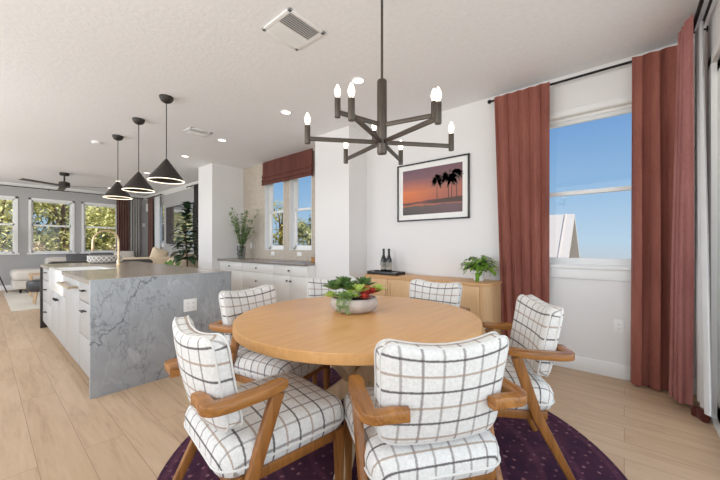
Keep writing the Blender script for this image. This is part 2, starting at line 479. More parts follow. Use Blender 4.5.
W1 = (-.24, .86, .99, 2.435)
m = MB(); wall_y(m, XA, XA+WT, YB-WT, 3.59, 0, ZC, [W1])
struct(m.build('wall_right', 'wall_white'))
WB1 = (4.105, 4.708, 1.095, 2.5); WB2 = (4.894, 5.493, 1.095, 2.5)
m = MB(); wall_y(m, XA, XA+WT, 3.59, 6.3, 0, ZC, [WB1, WB2])
struct(m.build('wall_alcove', 'tile'))
W6 = (10.95, 11.52, 1.25, 2.5)
m = MB(); wall_y(m, XA, XA+WT, 6.3, YF+WT, 0, ZC, [W6])
struct(m.build('wall_living', 'wall_grey'))
struct(MB().span((3.233, 2.9, 0), (XA, 3.588, ZC)).build('wall_column', 'wall_white'))
struct(MB().span((2.94, 6.3, 0), (XA, 6.92, ZC)).build('wall_pillar', 'wall_white'))
WF = [(-.27, .565, .97, 2.42), (.857, 1.692, .97, 2.42), (1.951, 2.786, .97, 2.42)]
m = MB(); wall_x(m, YF, YF+WT, -2.6, XA, 0, ZC, WF)
struct(m.build('wall_far', 'wall_grey'))
m = MB(); wall_x(m, YB-WT, YB, -2.6, XA, 0, ZC, [(-1.4, 3.26, .0, 2.46)])
struct(m.build('wall_end', 'wall_white'))

def baseboard(name, a, b):
    struct(MB().span(a, b, .006).build(name, 'trim_white'))
baseboard('baseboard_right', (XA-.016, YB, 0), (XA, 2.9, .13))
baseboard('baseboard_column', (3.217, 2.884, 0), (XA-.016, 2.9, .13))
baseboard('baseboard_pillar', (2.924, 6.3, 0), (2.94, 6.92, .13))
baseboard('baseboard_far', (-2.6, YF-.016, 0), (XA-.016, YF, .13))
baseboard('baseboard_living', (XA-.016, 6.92, 0), (XA, YF, .13))
def crown(name, pts, d): struct(MB().prism(pts, d).build(name, 'trim_white'))
crown('trim_1', [(-2.6, YF, ZC), (-2.6, YF, ZC-.1), (-2.6, YF-.02, ZC-.1), (-2.6, YF-.09, ZC-.015), (-2.6, YF-.09, ZC)], (6.22, 0, 0))
crown('trim_2', [(XA, 6.92, ZC), (XA, 6.92, ZC-.1), (XA-.02, 6.92, ZC-.1), (XA-.09, 6.92, ZC-.015), (XA-.09, 6.92, ZC)], (0, YF-6.92, 0))

# windows: frame, sashes with their rail, glass; sill and casing
def window_on_x(name, hole, x_face, casing=True, sill=True, rail=1.69, depth=.09, fw=.035, sash=.03, apron=True):
    a, b, c, d = hole
    root = struct(MB_frame_x(a, b, c, d, x_face+depth, fw).build(name, 'trim_white'))
    m = MB()
    xs = x_face+depth+.02
    for (za, zb, dx) in ((c+fw, rail+.018, -.012), (rail-.018, d-fw, .012)):
        m.span((xs-.014+dx, a+fw, za), (xs+.014+dx, a+fw+sash, zb)); m.span((xs-.014+dx, b-fw-sash, za), (xs+.014+dx, b-fw, zb))
        m.span((xs-.014+dx, a+fw, za), (xs+.014+dx, b-fw, za+.036)); m.span((xs-.014+dx, a+fw, zb-.036), (xs+.014+dx, b-fw, zb))
    m.build('sash', 'trim_white', root)
    MB().span((xs-.003, a+fw, c+fw), (xs+.003, b-fw, d-fw)).build('pane', 'window_glass', root)
    if sill:
        m = MB().span((x_face-.045, a-.06, c-.03), (x_face+depth, b+.06, c), .006)
        if apron: m.span((x_face-.02, a-.03, c-.125), (x_face, b+.03, c-.03), .004)
        m.build('window_sill', 'trim_white', root)
    return root
def MB_frame_x(a, b, c, d, x, fw):
    m = MB()
    for p, q in (((x, a, c), (x+.05, a+fw, d)), ((x, b-fw, c), (x+.05, b, d)), ((x, a, c), (x+.05, b, c+fw)), ((x, a, d-fw), (x+.05, b, d))): m.span(p, q)
    return m
def jamb_x(hole, x0, x1, root):
    a, b, c, d = hole; t = .006
    m = MB().span((x0, a, c), (x1, a+t, d)).span((x0, b-t, c), (x1, b, d)).span((x0, a, d-t), (x1, b, d)).span((x0, a, c), (x1, b, c+t))
    m.build('jamb_lining', 'trim_white', root)
w = window_on_x('window_1', W1, XA, rail=1.69, depth=.07, fw=.03)
jamb_x(W1, XA-.004, XA+.07, w)
MB().span((XA-.012, W1[0]-.02, W1[3]), (XA, W1[1]+.02, W1[3]+.05), .004).build('head_casing', 'trim_white', w)
for i, h in enumerate((WB1, WB2)):
    w = window_on_x('window_%d' % (i+2), h, XA, sill=False, rail=1.83, depth=.1, fw=.045, sash=.035)
    jamb_x(h, XA-.004, XA+.1, w)
w = window_on_x('window_4', W6, XA, rail=1.87, depth=.06, sill=True)
for i, (a, b, c, d) in enumerate(WF):
    m = MB(); y = YF
    cs = .05
    for p, q in (((a-cs, y-.02, c), (a, y, d+cs)), ((b, y-.02, c), (b+cs, y, d+cs)), ((a-cs, y-.02, d), (b+cs, y, d+cs))): m.span(p, q)
    m.span((a, y, c), (a+.012, y+.1, d)).span((b-.012, y, c), (b, y+.1, d)).span((a, y, d-.012), (b, y+.1, d))
    root = struct(m.build('window_%d' % (i+5), 'trim_white'))
    m = MB(); y = YF+.05; rl = 1.73
    for za, zb, dy in ((c, rl+.02, 0), (rl-.02, d, .024)):
        for p, q in (((a+.01, y+dy, za), (a+.045, y+dy+.024, zb)), ((b-.045, y+dy, za), (b-.01, y+dy+.024, zb)), ((a, y+dy, za), (b, y+dy+.024, za+.045)), ((a, y+dy, zb-.045), (b, y+dy+.024, zb))): m.span(p, q)
    m.build('sash', 'trim_white', root)
    MB().span((a, y+.02, c), (b, y+.026, d)).build('pane', 'window_glass', root)
    MB().span((a-.08, y-.11, c-.04), (b+.08, y, c), .006).build('window_sill', 'trim_white', root)

# sliding glass door in the end wall
m = MB(); dx0, dx1, dz = -1.4, 3.26, 2.46
for p, q in (((dx1-.12, YB-.12, 0), (dx1, YB+.012, dz)), ((dx0, YB-.12, 0), (dx0+.06, YB+.012, dz)), ((dx0, YB-.12, dz-.06), (dx1, YB+.012, dz)), ((dx0, YB-.12, 0), (dx1, YB+.012, .025))): m.span(p, q)
door = struct(m.build('door_1', 'trim_white'))
for k, (a, b, yy) in enumerate(((1.65, 3.15, -.05), (.15, 1.72, -.09), (-1.34, .22, -.05))):
    m = MB(); y = YB+yy
    for p, q in (((a, y, .025), (a+.07, y+.035, dz-.06)), ((b-(.2 if k == 0 else .07), y, .025), (b, y+.035, dz-.06)), ((a, y, .025), (b, y+.035, .12)), ((a, y, dz-.13), (b, y+.035, dz-.06))): m.span(p, q)
    pn = m.build('sliding_panel', 'trim_white', door)
    MB().span((a+.07, y+.014, .12), (b-.07, y+.02, dz-.13)).build('pane', 'window_glass', pn)
m = MB()
for y in (YB-.03, YB-.06, YB-.09): m.span((dx0+.06, y-.004, .025), (dx1-.06, y+.004, .034))
m.build('door_track', 'grille_dark', door)

# ------------------------------------------------------------------ dining group
TX, TY = 1.511, 1.281
rug = MB().lathe([(1.215, 0.0005), (1.222, .004), (1.216, .009), (1.19, .0105), (.5, .0105), (.02, .0105)], 96, (1.556, 1.09, 0)).build('round_rug', 'rug', loc=(1.556, 1.09, 0))
tag(rug, 'round dark purple patterned rug under the dining table', 'rug')
RZ = .0105

tb = thing('dining_table', 'round light oak dining table on crossed wooden legs', 'table', (TX, TY, RZ))
zt = .75-RZ
MB().lathe([(.3, zt-.05), (.724, zt-.05), (.7285, zt-.047), (.729, zt-.046), (.729, zt-.004), (.7285, zt-.002), (.726, zt), (.3, zt), (.01, zt)], 128).build('tabletop', 'oak_top', tb, sharp=20)
for k in range(2):
    for sgn in (1, -1):
        a = R(25)+k*PI/2; dr = Vector((math.cos(a), math.sin(a), 0))*sgn; sd = Vector((-math.sin(a), math.cos(a), 0))*(.034*(1 if k else 1)*sgn)
        m = MB(); up = Vector((0, 0, 1))
        m.bar([dr*.44+sd+up*.0, dr*.40+sd+up*.03, dr*(-.40)+sd+up*(zt-.085), dr*(-.44)+sd+up*(zt-.05)], .062, .1, up=(0, 0, 1), ch=.1)
        for v in m.bm.verts: v.co.z = max(v.co.z, 0.0005)
        m.build('crossed_leg', 'oak_base', tb)
m = MB()
for k in range(2):
    a = R(25)+k*PI/2; m.box((0, 0, zt-.065), (1.0, .12, .03), .004, Matrix.Rotation(a, 3, 'Z'))
m.build('top_brace', 'oak_base', tb)

# ---- chair (faces +y)
def cushion(wx, wy, th, rx, seg=20, n=16, crown=.012, corner=.07, edge=.3):
    """rounded-rectangle pad centred at 0, top +th/2; uv in metres"""
    m = MB(); bm = m.bm
    def sq(u, v):
        # map square grid to rounded rectangle
        x, y = u*wx/2, v*wy/2
        return x, y
    def half(sz):
        g = []
        for j in range(n+1):
            row = []
            for i in range(n+1):
                u = math.sin((i/n*2-1)*PI/2*.92)/math.sin(PI/2*.92); v = math.sin((j/n*2-1)*PI/2*.92)/math.sin(PI/2*.92)
                x, y = u*wx/2, v*wy/2
                # round the plan corners
                ax, ay = abs(x)-(wx/2-corner), abs(y)-(wy/2-corner)
                if ax > 0 and ay > 0:
                    mx = max(ax, ay); L = math.hypot(ax, ay); k = mx/L
                    x = math.copysign(wx/2-corner+ax*k, x); y = math.copysign(wy/2-corner+ay*k, y)
                e = max(abs(u), abs(v))
                # distance to edge -> rounded profile
                d = min(1, (1-e)*min(wx, wy)/2/rx) if e < 1 else 0
                prof = math.sqrt(max(0, 1-(1-d)**2))
                z = sz*(th/2*(edge+(1-edge)*prof)+crown*(1-u*u)*(1-v*v))
                row.append((x, y, z))
            g.append(row)
        return g
    T, B = half(1), half(-1)
    tv = [[bm.verts.new(p) for p in r] for r in T]; bv = [[bm.verts.new(p) for p in r] for r in B]
    def face(q, flip=False):
        bm.faces.new(q[::-1] if flip else q)
    for j in range(n):
        for i in range(n):
            face((tv[j][i], tv[j][i+1], tv[j+1][i+1], tv[j+1][i]))
            face((bv[j][i], bv[j][i+1], bv[j+1][i+1], bv[j+1][i]), True)
    loop_t = [tv[0][i] for i in range(n)]+[tv[j][n] for j in range(n)]+[tv[n][i] for i in range(n, 0, -1)]+[tv[j][0] for j in range(n, 0, -1)]
    loop_b = [bv[0][i] for i in range(n)]+[bv[j][n] for j in range(n)]+[bv[n][i] for i in range(n, 0, -1)]+[bv[j][0] for j in range(n, 0, -1)]
    k = len(loop_t)
    for i in range(k):
        j = (i+1) % k; face((loop_t[i], loop_b[i], loop_b[j], loop_t[j]))
    bm.normal_update()
    for f in bm.faces:
        for l in f.loops:
            p, nv = l.vert.co, l.vert.normal
            drop = th/2-abs(p.z) if p.z > 0 else th/2+abs(p.z)*1.0
            if f.normal.z < -.4: drop = 0
            l[m.uv].uv = (p.x+nv.x*max(0, drop)*.8, p.y+nv.y*max(0, drop)*.8)
    outline = [(v.co.x, v.co.y) for v in loop_t]
    zt_ = [v.co.z for v in loop_t]
    return m, outline, zt_[0]

def make_chair():
    t = thing('dining_chair', 'x', 'chair', group='plaid dining chairs round the table')
    # seat
    m, outl, ze = cushion(.52, .565, .125, .055, crown=.024, corner=.085)
    def seatmap(p):
        tap = 1-.06*(.5-p.y)/1.0           # a little narrower at the back
        return Vector((p.x*tap, p.y-.008, p.z+.418))
    for v in m.bm.verts: v.co = seatmap(v.co)
    seat = m.build('seat', 'plaid', t, sharp=80)
    MB().tube([seatmap(Vector((x*1.004, y*1.004, -ze*.9))) for x, y in outl], .0042, 8, closed_path=True).build('piping', 'piping_white', seat)
    # frame under the seat
    m = MB()
    for x in (-1, 1): m.bar([(x*.222, .235, .342), (x*.215, -.24, .338)], .03, .042, ch=.12)
    m.bar([(-.222, .225, .342), (.222, .225, .342)], .03, .042, ch=.12); m.bar([(-.215, -.235, .338), (.215, -.235, .338)], .03, .042, ch=.12)
    m.build('seat_frame', 'walnut', t)
    for x in (-1, 1):
        m = MB().bar([(x*.225, .232, 0), (x*.226, .226, .362)], [.026, .042], [.026, .046], up=(0, 1, 0), ch=.25); m.build('leg', 'walnut', t)
    for x in (-1, 1):
        m = MB().bar([(x*.258, -.37, 0), (x*.254, -.19, .34), (x*.262, -.09, .632)], [.024, .03, .034], [.03, .048, .05], up=(0, 1, 0), ch=.25); m.build('leg', 'walnut', t)
    # arms wrap round behind the backrest
    for x in (-1, 1):
        pts = [(x*.256, -.055, .655), (x*.259, -.082, .654), (x*.268, -.15, .649), (x*.272, -.27, .648)]
        cx, cy, r = x*.242, -.298, .03
        for k in range(1, 7):
            a = k/6*PI/2; pts.append((cx+x*r*math.cos(a), cy-r*math.sin(a), .648))
        pts += [(x*.19, -.327, .648), (x*.145, -.334, .648)]
        nP = len(pts)
        wd = [.04, .056]+[.06]*2+[.05]*6+[.042, .036]
        m = MB().bar(pts, wd, [.028, .033]+[.034]*8+[.04, .04], ch=.16); m.build('armrest', 'walnut_arm', t)
    # backrest
    m, outl, ze = cushion(.46, .345, .078, .03, crown=.012, corner=.06, edge=.62)
    def bend(p):
        x, h, d = p.x, p.y, p.z                 # pad plane -> upright, d = towards the sitter
        x *= 1+.03*(h/.17)-.035*(1-(h/.17)**2)    # waisted sides, wider at the top
        h = h+((.62*x*x-.016)*max(0, h)/.17)      # top edge dips in the middle
        y = -.288+d+.68*x*x - .20*(h)
        return Vector((x, y, .685+h))
    for v in m.bm.verts: v.co = bend(v.co)
    back = m.build('backrest', 'plaid', t, sharp=80)
    mp = MB()
    for s_ in (1, -1): mp.tube([bend(Vector((x*1.006, y*1.006, s_*ze*1.02))) for x, y in outl], .0034, 8, closed_path=True)
    mp.build('piping', 'piping_white', back)
    return t
chair = make_chair()
chairs = [  # top-centre of backrest x, y, facing dx, dy, label
    (.992, .462, .60, .80, 'plaid dining chair nearest the camera, seen from behind with both armrests'),
    (.537, 1.262, 1, -.13, 'plaid dining chair at the left front, sideways beside the island end'),
    (1.972, .378, -.52, .85, 'plaid dining chair at the right, in front of the window and curtains'),
    (2.472, 1.235, -1, .05, 'plaid dining chair in front of the oak sideboard, under the picture'),
    (2.13, 2.13, -.57, -.82, 'plaid dining chair behind the succulent bowl, mostly hidden by it'),
    (1.222, 2.052, .187, -.98, 'plaid dining chair on the far left of the table, before the white buffet cabinets'),
]
for i, (x, y, dx, dy, lab) in enumerate(chairs):
    c = chair if i == 0 else copy_tree(chair)
    L = math.hypot(dx, dy); dx /= L; dy /= L
    off = .275 if i == 2 else .285
    put(c, (x+dx*off, y+dy*off, RZ), math.atan2(dy, dx)-PI/2, lab)

# ---- succulent bowl
bx, by = 1.562, 1.357
S_ = 1.1
pl = thing('succulent_bowl', 'low grey stone bowl of mixed succulents on the dining table', 'potted plant', (bx, by, .75))
MB().lathe([(r*1.1, z) for r, z in [(.075, 0), (.1, .003), (.128, .02), (.142, .048), (.139, .078), (.130, .092), (.122, .092), (.126, .075), (.1, .06), (.01, .06)]], 48).build('bowl', 'stone_bowl', pl, sharp=60)
MB().lathe([(.122, .07), (.08, .082), (.005, .086)], 32).build('soil', 'soil', pl)
def rosette(name, mat, c, rad, nl, lw, tilt0=.2, lay=3, parent=None, dr=0):
    m = MB(); c = Vector(c)
    for j in range(lay):
        el = R(12+j*28)+tilt0
        for k in range(nl):
            a = 2*PI*(k+.5*j)/nl+random.uniform(-.15, .15)
            d = Vector((math.cos(a)*math.cos(el), math.sin(a)*math.cos(el), math.sin(el)))
            m.leaf(c+d*rad*.1, d, rad*(1-.2*j)*random.uniform(.85, 1.1), lw, dr, .3, 4)
    return m.build(name, mat, parent, sharp=80)
# directions: camera is towards (-.75,-.66)
for (dx, dy, z, r, mat, nl, nm, lw) in [
    (-.085, .055, .12, .085, 'leaf_dark_succulent', 11, 'dark_green_succulent', .04), (-.01, .06, .13, .09, 'leaf_dark_succulent', 11, 'dark_green_succulent', .04), (-.05, .0, .12, .07, 'leaf_dark_succulent', 10, 'dark_green_succulent', .034),
    (.075, -.005, .125, .085, 'leaf_dark_succulent', 11, 'dark_green_succulent', .036), (.04, .07, .12, .08, 'leaf_light_succulent', 10, 'pale_green_succulent', .03), (-.095, -.01, .09, .06, 'leaf_light_succulent', 10, 'pale_green_succulent', .022),
    (-.105, .065, .09, .055, 'leaf_lime', 10, 'lime_succulent', .02),
    (-.03, -.055, .125, .068, 'leaf_lime', 14, 'lime_flower', .03), (.085, -.09, .12, .06, 'leaf_lime', 12, 'lime_flower', .024), (-.06, -.06, .10, .035, 'leaf_lime', 10, 'lime_flower', .02),
    (.0, -.03, .13, .045, 'leaf_orange', 10, 'orange_succulent', .02), (.03, -.055, .125, .05, 'leaf_orange', 11, 'orange_succulent', .02),
    (-.09, -.045, .095, .045, 'leaf_light_succulent', 11, 'pale_green_succulent', .02), (-.03, -.095, .092, .045, 'leaf_red', 11, 'red_succulent', .02), (-.07, -.03, .105, .05, 'leaf_lime', 12, 'lime_flower', .024), (.11, -.03, .1, .05, 'leaf_light_succulent', 11, 'pale_green_succulent', .024),
    (.008, -.075, .105, .05, 'leaf_red', 12, 'red_succulent', .02), (.045, -.085, .11, .05, 'leaf_red', 12, 'red_succulent', .02)]:
    rosette(nm, mat, (dx*1.25, dy*1.25, z+(.02 if 'dark' in nm else .004)), r*1.18, nl+2, lw*1.3, .15, 3, pl)
m = MB()
for k in range(5):
    a = R(196)+(k-2)*.12
    d = Vector((math.cos(a), math.sin(a), 0))
    path = [d*.12+Vector((0, 0, .095)), d*.15+Vector((0, 0, .1)), d*.164+Vector((0, 0, .075)), d*.165+Vector((0, 0, .045-.006*k)), d*.160+Vector((0, 0, .016))][:5 - (k % 3 == 2)]
    m.tube(path, .0018, 5)
    for i in range(26):
        t = random.random()*(len(path)-1); j = min(int(t), len(path)-2); p = path[j].lerp(path[j+1], t-j)
        m.sphere(p+Vector((random.uniform(-.008, .008), random.uniform(-.008, .008), random.uniform(-.003, .003))), .0045, 5, 4)
m.build('trailing_stems', 'leaf_light_succulent', pl)

# ---- chandelier
CX, CY = 1.623, 1.176
ch = thing('chandelier', 'dark bronze nine-arm chandelier with bare candle bulbs over the dining table', 'chandelier', (CX, CY, ZC))
def zz(v): return v-ZC
MB().lathe([(.075, zz(ZC)), (.075, zz(2.80)), (.066, zz(2.79)), (.01, zz(2.79))], 32).build('canopy', 'bronze', ch)
MB().tube([(0, 0, zz(2.79)), (0, 0, zz(2.2))], .008, 10).build('rod', 'bronze', ch)
MB().lathe([(.012, zz(2.225)), (.028, zz(2.222)), (.031, zz(2.215)), (.031, zz(1.765)), (.028, zz(1.757)), (.01, zz(1.757))], 28).build('hub', 'bronze', ch)
fw = Vector((.767, .6414, 0)); rt = Vector((.6414, -.767, 0))
def arm(ang, rad, z):
    d = rt*math.cos(R(ang))+fw*math.sin(R(ang))
    a = MB().bar([d*.025+Vector((0, 0, zz(z))), d*(rad-.008)+Vector((0, 0, zz(z)))], .018, .024, ch=.1).build('arm', 'bronze', ch)
    c = d*rad
    MB().lathe([(.008, zz(z-.03)), (.0165, zz(z-.03)), (.0175, zz(z-.025)), (.0175, zz(z+.075)), (.016, zz(z+.08)), (.006, zz(z+.08))], 18, (c.x, c.y, 0)).build('candle_sleeve', 'bronze', a)
    MB().lathe([(.007, zz(z+.078)), (.010, zz(z+.088)), (.0165, zz(z+.105)), (.0175, zz(z+.118)), (.014, zz(z+.135)), (.007, zz(z+.152)), (.001, zz(z+.16))], 16, (c.x, c.y, 0)).build('bulb', 'bulb_glow', a)
for a in (9, 68, 122, 189, 247, 304): arm(a, .465, 1.83)
for a in (96, 216, 333): arm(a, .33, 1.94)

# ---- sideboard on the right wall
SB = (3.18, 1.0, 2.63)   # front x, y range
sb = thing('sideboard', 'long light oak sideboard with rounded end against the white wall', 'sideboard', (3.39, 1.79, 0))
def sbpt(x, y, z): return (x-3.39, y-1.79, z)
def rounded_plan(x0, x1, y0, y1, r, k=8):
    pts = [(x1, y0)]
    pts += [(x1, y1)]
    for i in range(k+1):
        a = PI/2+i/k*PI/2; pts.append((x0+r+r*math.cos(a), y1-r+r*math.sin(a)))
    for i in range(k+1):
        a = PI+i/k*PI/2; pts.append((x0+r+r*math.cos(a), y0+r+r*math.sin(a)))
    return pts
xb = XA-.02
m = MB().prism([sbpt(x, y, .12) for x, y in rounded_plan(SB[0]+.012, xb, SB[1]+.004, SB[2]-.004, .1)], (0, 0, .655)); m.build('carcass', 'oak_sideboard', sb)
m = MB().prism([sbpt(x, y, .775) for x, y in rounded_plan(SB[0]-.004, xb, SB[1]-.004, SB[2]+.004, .11)], (0, 0, .025)); m.build('top', 'oak_side', sb)
m = MB().prism([sbpt(x, y, 0) for x, y in rounded_plan(SB[0]+.05, xb-.03, SB[1]+.05, SB[2]-.05, .09)], (0, 0, .12)); m.build('plinth', 'black_metal', sb)
doors = [(1.11, 1.448), (1.454, 1.832), (1.838, 2.214), (2.220, 2.53)]
for i, (a, b) in enumerate(doors):
    d = MB().span(sbpt(SB[0]-.004, a, .135), sbpt(SB[0]+.014, b, .762), .003).build('door', 'oak_sideboard', sb)
    yh = b-.03 if i % 2 == 0 else a+.03
    if i == 1: yh = a+.02
    MB().span(sbpt(SB[0]-.018, yh-.006, .55), sbpt(SB[0]-.004, yh+.006, .73), .003).build('handle', 'oak_base' if i != 1 else 'dark_bronze', d)

# tray, two bottles and glasses
trx, try_ = 3.40, 2.40
tr = thing('serving_tray', 'black rectangular tray with cut-out handles on the sideboard', 'tray', (trx, try_, .8))
m = MB().span((-.11, -.23, 0), (.11, .23, .01), .002); m.build('tray_base', 'black_plastic', tr)
m = MB()
for x in (-1, 1): m.box((x*.106, 0, .02), (.01, .46, .04), .003)
for y in (-1, 1):
    m.box((0, y*.226, .008), (.21, .01, .016)); m.box((0, y*.226, .036), (.21, .01, .008), .002)
    for x in (-1, 1): m.box((x*.075, y*.226, .022), (.06, .01, .03))
m.build('tray_rim', 'black_plastic', tr)
m = MB().span((-.05, -.17, .0105), (.05, -.08, .03), .003); o = m.build('napkin_stack', 'white_ceramic'); o.location = (trx, try_, .8); tag(o, 'small folded white napkin lying on the black tray', 'napkin')
def bottle(x, y, lab):
    t = thing('wine_bottle', lab, 'bottle', (x, y, .81), group='bottles on the tray')
    MB().lathe([(.02, 0.001), (.036, .001), (.0385, .006), (.0385, .17), (.034, .195), (.018, .235), (.0145, .26), (.0145, .31), (.016, .312), (.016, .322), (.004, .324)], 24).build('glass_body', 'bottle_dark', t)
    MB().lathe([(.0392, .05), (.0392, .145)], 24, cap=False).build('label_band', 'foil_label', t)
    MB().lathe([(.0158, .25), (.0158, .30), (.0165, .311), (.0165, .324), (.003, .3255)], 18).build('foil', 'black_plastic', t)
bottle(3.455, 2.475, 'dark wine bottle on the tray, left one of two')
bottle(3.435, 2.375, 'dark wine bottle on the tray, right one of two')
def goblet(x, y, lab):
    t = thing('wine_glass', lab, 'glass', (x, y, .81), group='glasses on the tray')
    MB().lathe([(.002, .004), (.03, .002), (.032, 0.0015), (.006, .006), (.004, .012), (.004, .075), (.01, .085), (.03, .1), (.036, .125), (.031, .165), (.029, .165), (.034, .125), (.028, .102), (.004, .09)], 20, cap=False).build('bowl', 'clear_glass', t)
goblet(3.375, 2.435, 'stemmed clear wine glass before the left bottle on the tray')
goblet(3.365, 2.345, 'stemmed clear wine glass before the right bottle on the tray')

# potted pothos on the sideboard
pp = thing('potted_pothos', 'bushy green trailing plant in a white cup pot on the sideboard', 'potted plant', (3.40, 1.19, .8))
MB().lathe([(.03, 0), (.045, .001), (.051, .008), (.055, .1), (.0555, .108), (.051, .108), (.049, .09), (.005, .09)], 28).build('pot', 'white_ceramic', pp)
m = MB(); st = MB()
rnd = random.Random(3)
for k in range(170):
    a = rnd.uniform(0, 2*PI); el = rnd.uniform(.0, 1.35); r = rnd.uniform(.05, .15)
    p = Vector((math.cos(a)*math.cos(el)*r, math.sin(a)*math.cos(el)*r*1.15, .12+math.sin(el)*r*1.05))
    st.tube([(0, 0, .09), (p.x*.5, p.y*.5, .1+p.z*.3), p], .0015, 4)
    d = Vector((math.cos(a), math.sin(a), rnd.uniform(-.3, .5)))
    m.leaf(p, d, rnd.uniform(.05, .075), rnd.uniform(.045, .06), .5, .2, 4)
for (dx, dy, zs) in ((-.062, .0, (.09, .05, .02)), (-.05, -.045, (.1, .07)), (-.02, .12, (.12, .1)), (.0, -.15, (.13, .11, .09))):
    for z in zs: m.leaf((dx, dy, z), (-.5, rnd.uniform(-1, 1), -.6), .055, .045, .3, .2, 4)
    st.tube([(0, 0, .1), (dx, dy, zs[0]+.01), (dx*1.05, dy*1.05, zs[-1])], .0018, 4)
m.build('foliage', 'leaf_ivy', pp, sharp=80); st.build('stems', 'stem_green', pp)

# ---- framed sunset print on the wall
pc = thing('framed_picture', 'black framed sunset photograph of palm trees hanging on the white wall', 'picture', (XA, 1.859, 1.867))
w2, h2, fr = .491, .374, .018
m = MB()
for a, b in (((-.03, -w2, -h2), (0, -w2+fr, h2)), ((-.03, w2-fr, -h2), (0, w2, h2)), ((-.03, -w2, -h2), (0, w2, -h2+fr)), ((-.03, -w2, h2-fr), (0, w2, h2))): m.span(a, b, .002)
m.build('frame', 'black_plastic', pc)
MB().span((-.014, -w2+fr, -h2+fr), (-.002, w2-fr, h2-fr)).build('mat_board', 'mat_board', pc)
m = MB(); pw, ph = .408, .292
m.poly([(-.0155, -pw, -ph), (-.0155, pw, -ph), (-.0155, pw, ph), (-.0155, -pw, ph)])
m.mi = 1
rnd = random.Random(11)
def palm(y, z0, hgt, r):
    m.poly([(-.0158, y-.006, z0), (-.0158, y+.006, z0), (-.0158, y+.004, z0+hgt), (-.0158, y-.004, z0+hgt)])
    for k in range(26):
        a = rnd.uniform(-.35*PI, 1.35*PI); L = r*rnd.uniform(.7, 1.05)
        c = Vector((0, math.cos(a), math.sin(a))); q = Vector((0, -math.sin(a), math.cos(a)))
        o = Vector((-.0159, y, z0+hgt)); mid = o+c*L*.55; tip = o+c*L-Vector((0, 0, L*.35))
        m.poly([o, mid+q*.016, tip, mid-q*.016])
palm(-.085, -.17, .30, .10); palm(-.235, -.17, .33, .125); palm(-.275, -.15, .27, .10); palm(-.335, -.15, .32, .09)
m.poly([(-.0157, -pw, -.17), (-.0157, -pw, -.105), (-.0157, -.1, -.115), (-.0157, .05, -.15), (-.0157, .05, -.16)])
m.build('print', ['sunset', 'print_black'], pc)

# ---- curtains
def curtain(name, label, path_top, path_bot, z_top, z_bot, folds, amp_t, amp_b, mat, group=None, thick=.006, nz=14, seed=0, lean=None, ph=0, cat='curtain', hang=None):
    """sheet between two straight plan lines with vertical folds"""
    rnd = random.Random(seed)
    nx = folds*12; m = MB(); bm = m.bm
    a0, a1 = Vector(path_top[0]+(0,)), Vector(path_top[1]+(0,)); b0, b1 = Vector(path_bot[0]+(0,)), Vector(path_bot[1]+(0,))
    offs = [rnd.uniform(-.25, .25) for _ in range(folds*2+4)]; amps = [rnd.uniform(.65, 1.2) for _ in range(folds*2+4)]
    rows = []
    for j in range(nz+1):
        t = j/nz; row = []
        for i in range(nx+1):
            s = i/nx
            p = a0.lerp(a1, s).lerp(b0.lerp(b1, s), t)
            dirv = (a1-a0).lerp(b1-b0, t).normalized(); nrm = Vector((-dirv.y, dirv.x, 0))
            k = s*folds*2; ki = int(k); f = k-ki
            am = amps[ki]*(1-f)+amps[ki+1]*f; of = offs[ki]*(1-f)+offs[ki+1]*f
            amp = (amp_t+(amp_b-amp_t)*min(1, t*1.6))*am
            w = math.sin(2*PI*(s*folds)+ph+of*t*2)
            w = math.copysign(abs(w)**.75, w)
            q = p+nrm*(amp*w)+dirv*(amp*.35*math.sin(4*PI*s*folds+ph))
            z = z_top+(z_bot-z_top)*t
            if j == 0: z += .014*math.sin(2*PI*s*folds*1.0+ph)*am
            row.append((q.x, q.y, z))
        rows.append(row)
    # two skins for thickness
    def skin(dn):
        out = []
        for row in rows:
            r = []
            for i, p in enumerate(row):
                q0, q1 = Vector(row[max(0, i-1)]), Vector(row[min(nx, i+1)]); t = (q1-q0); t.z = 0
                t = t.normalized() if t.length > 1e-6 else Vector((1, 0, 0))
                nr = Vector((-t.y, t.x, 0)); r.append(Vector(p)+nr*dn)
            out.append(r)
        return out
    A, B = skin(thick/2), skin(-thick/2)
    rings = [[*ra, *rb[::-1]] for ra, rb in zip(A, B)]
    m.loft(rings)
    c0 = a0.lerp(a1, .5)
    if hang is None:
        o = m.build(name, mat, None, loc=(c0.x, c0.y, z_bot), sharp=70); tag(o, label, cat, group); return o
    return m.build(name, mat, hang, sharp=70)
RA = 3.53
curtain('curtain', 'terracotta velvet curtain left of the dining window, beside the sideboard', ((RA-.035, 1.06), (RA-.035, .55)), ((RA+.015, .985), (RA+.015, .565)), 2.75, .015, 5, .020, .035, 'velvet', 'terracotta velvet curtains', seed=3)
curtain('curtain', 'wide terracotta velvet curtain right of the dining window, in the corner', ((RA-.035, -.045), (RA-.035, -.36)), ((RA-.01, -.03), (RA-.01, -.36)), 2.75, .015, 3, .020, .045, 'velvet', 'terracotta velvet curtains', seed=8, ph=1)
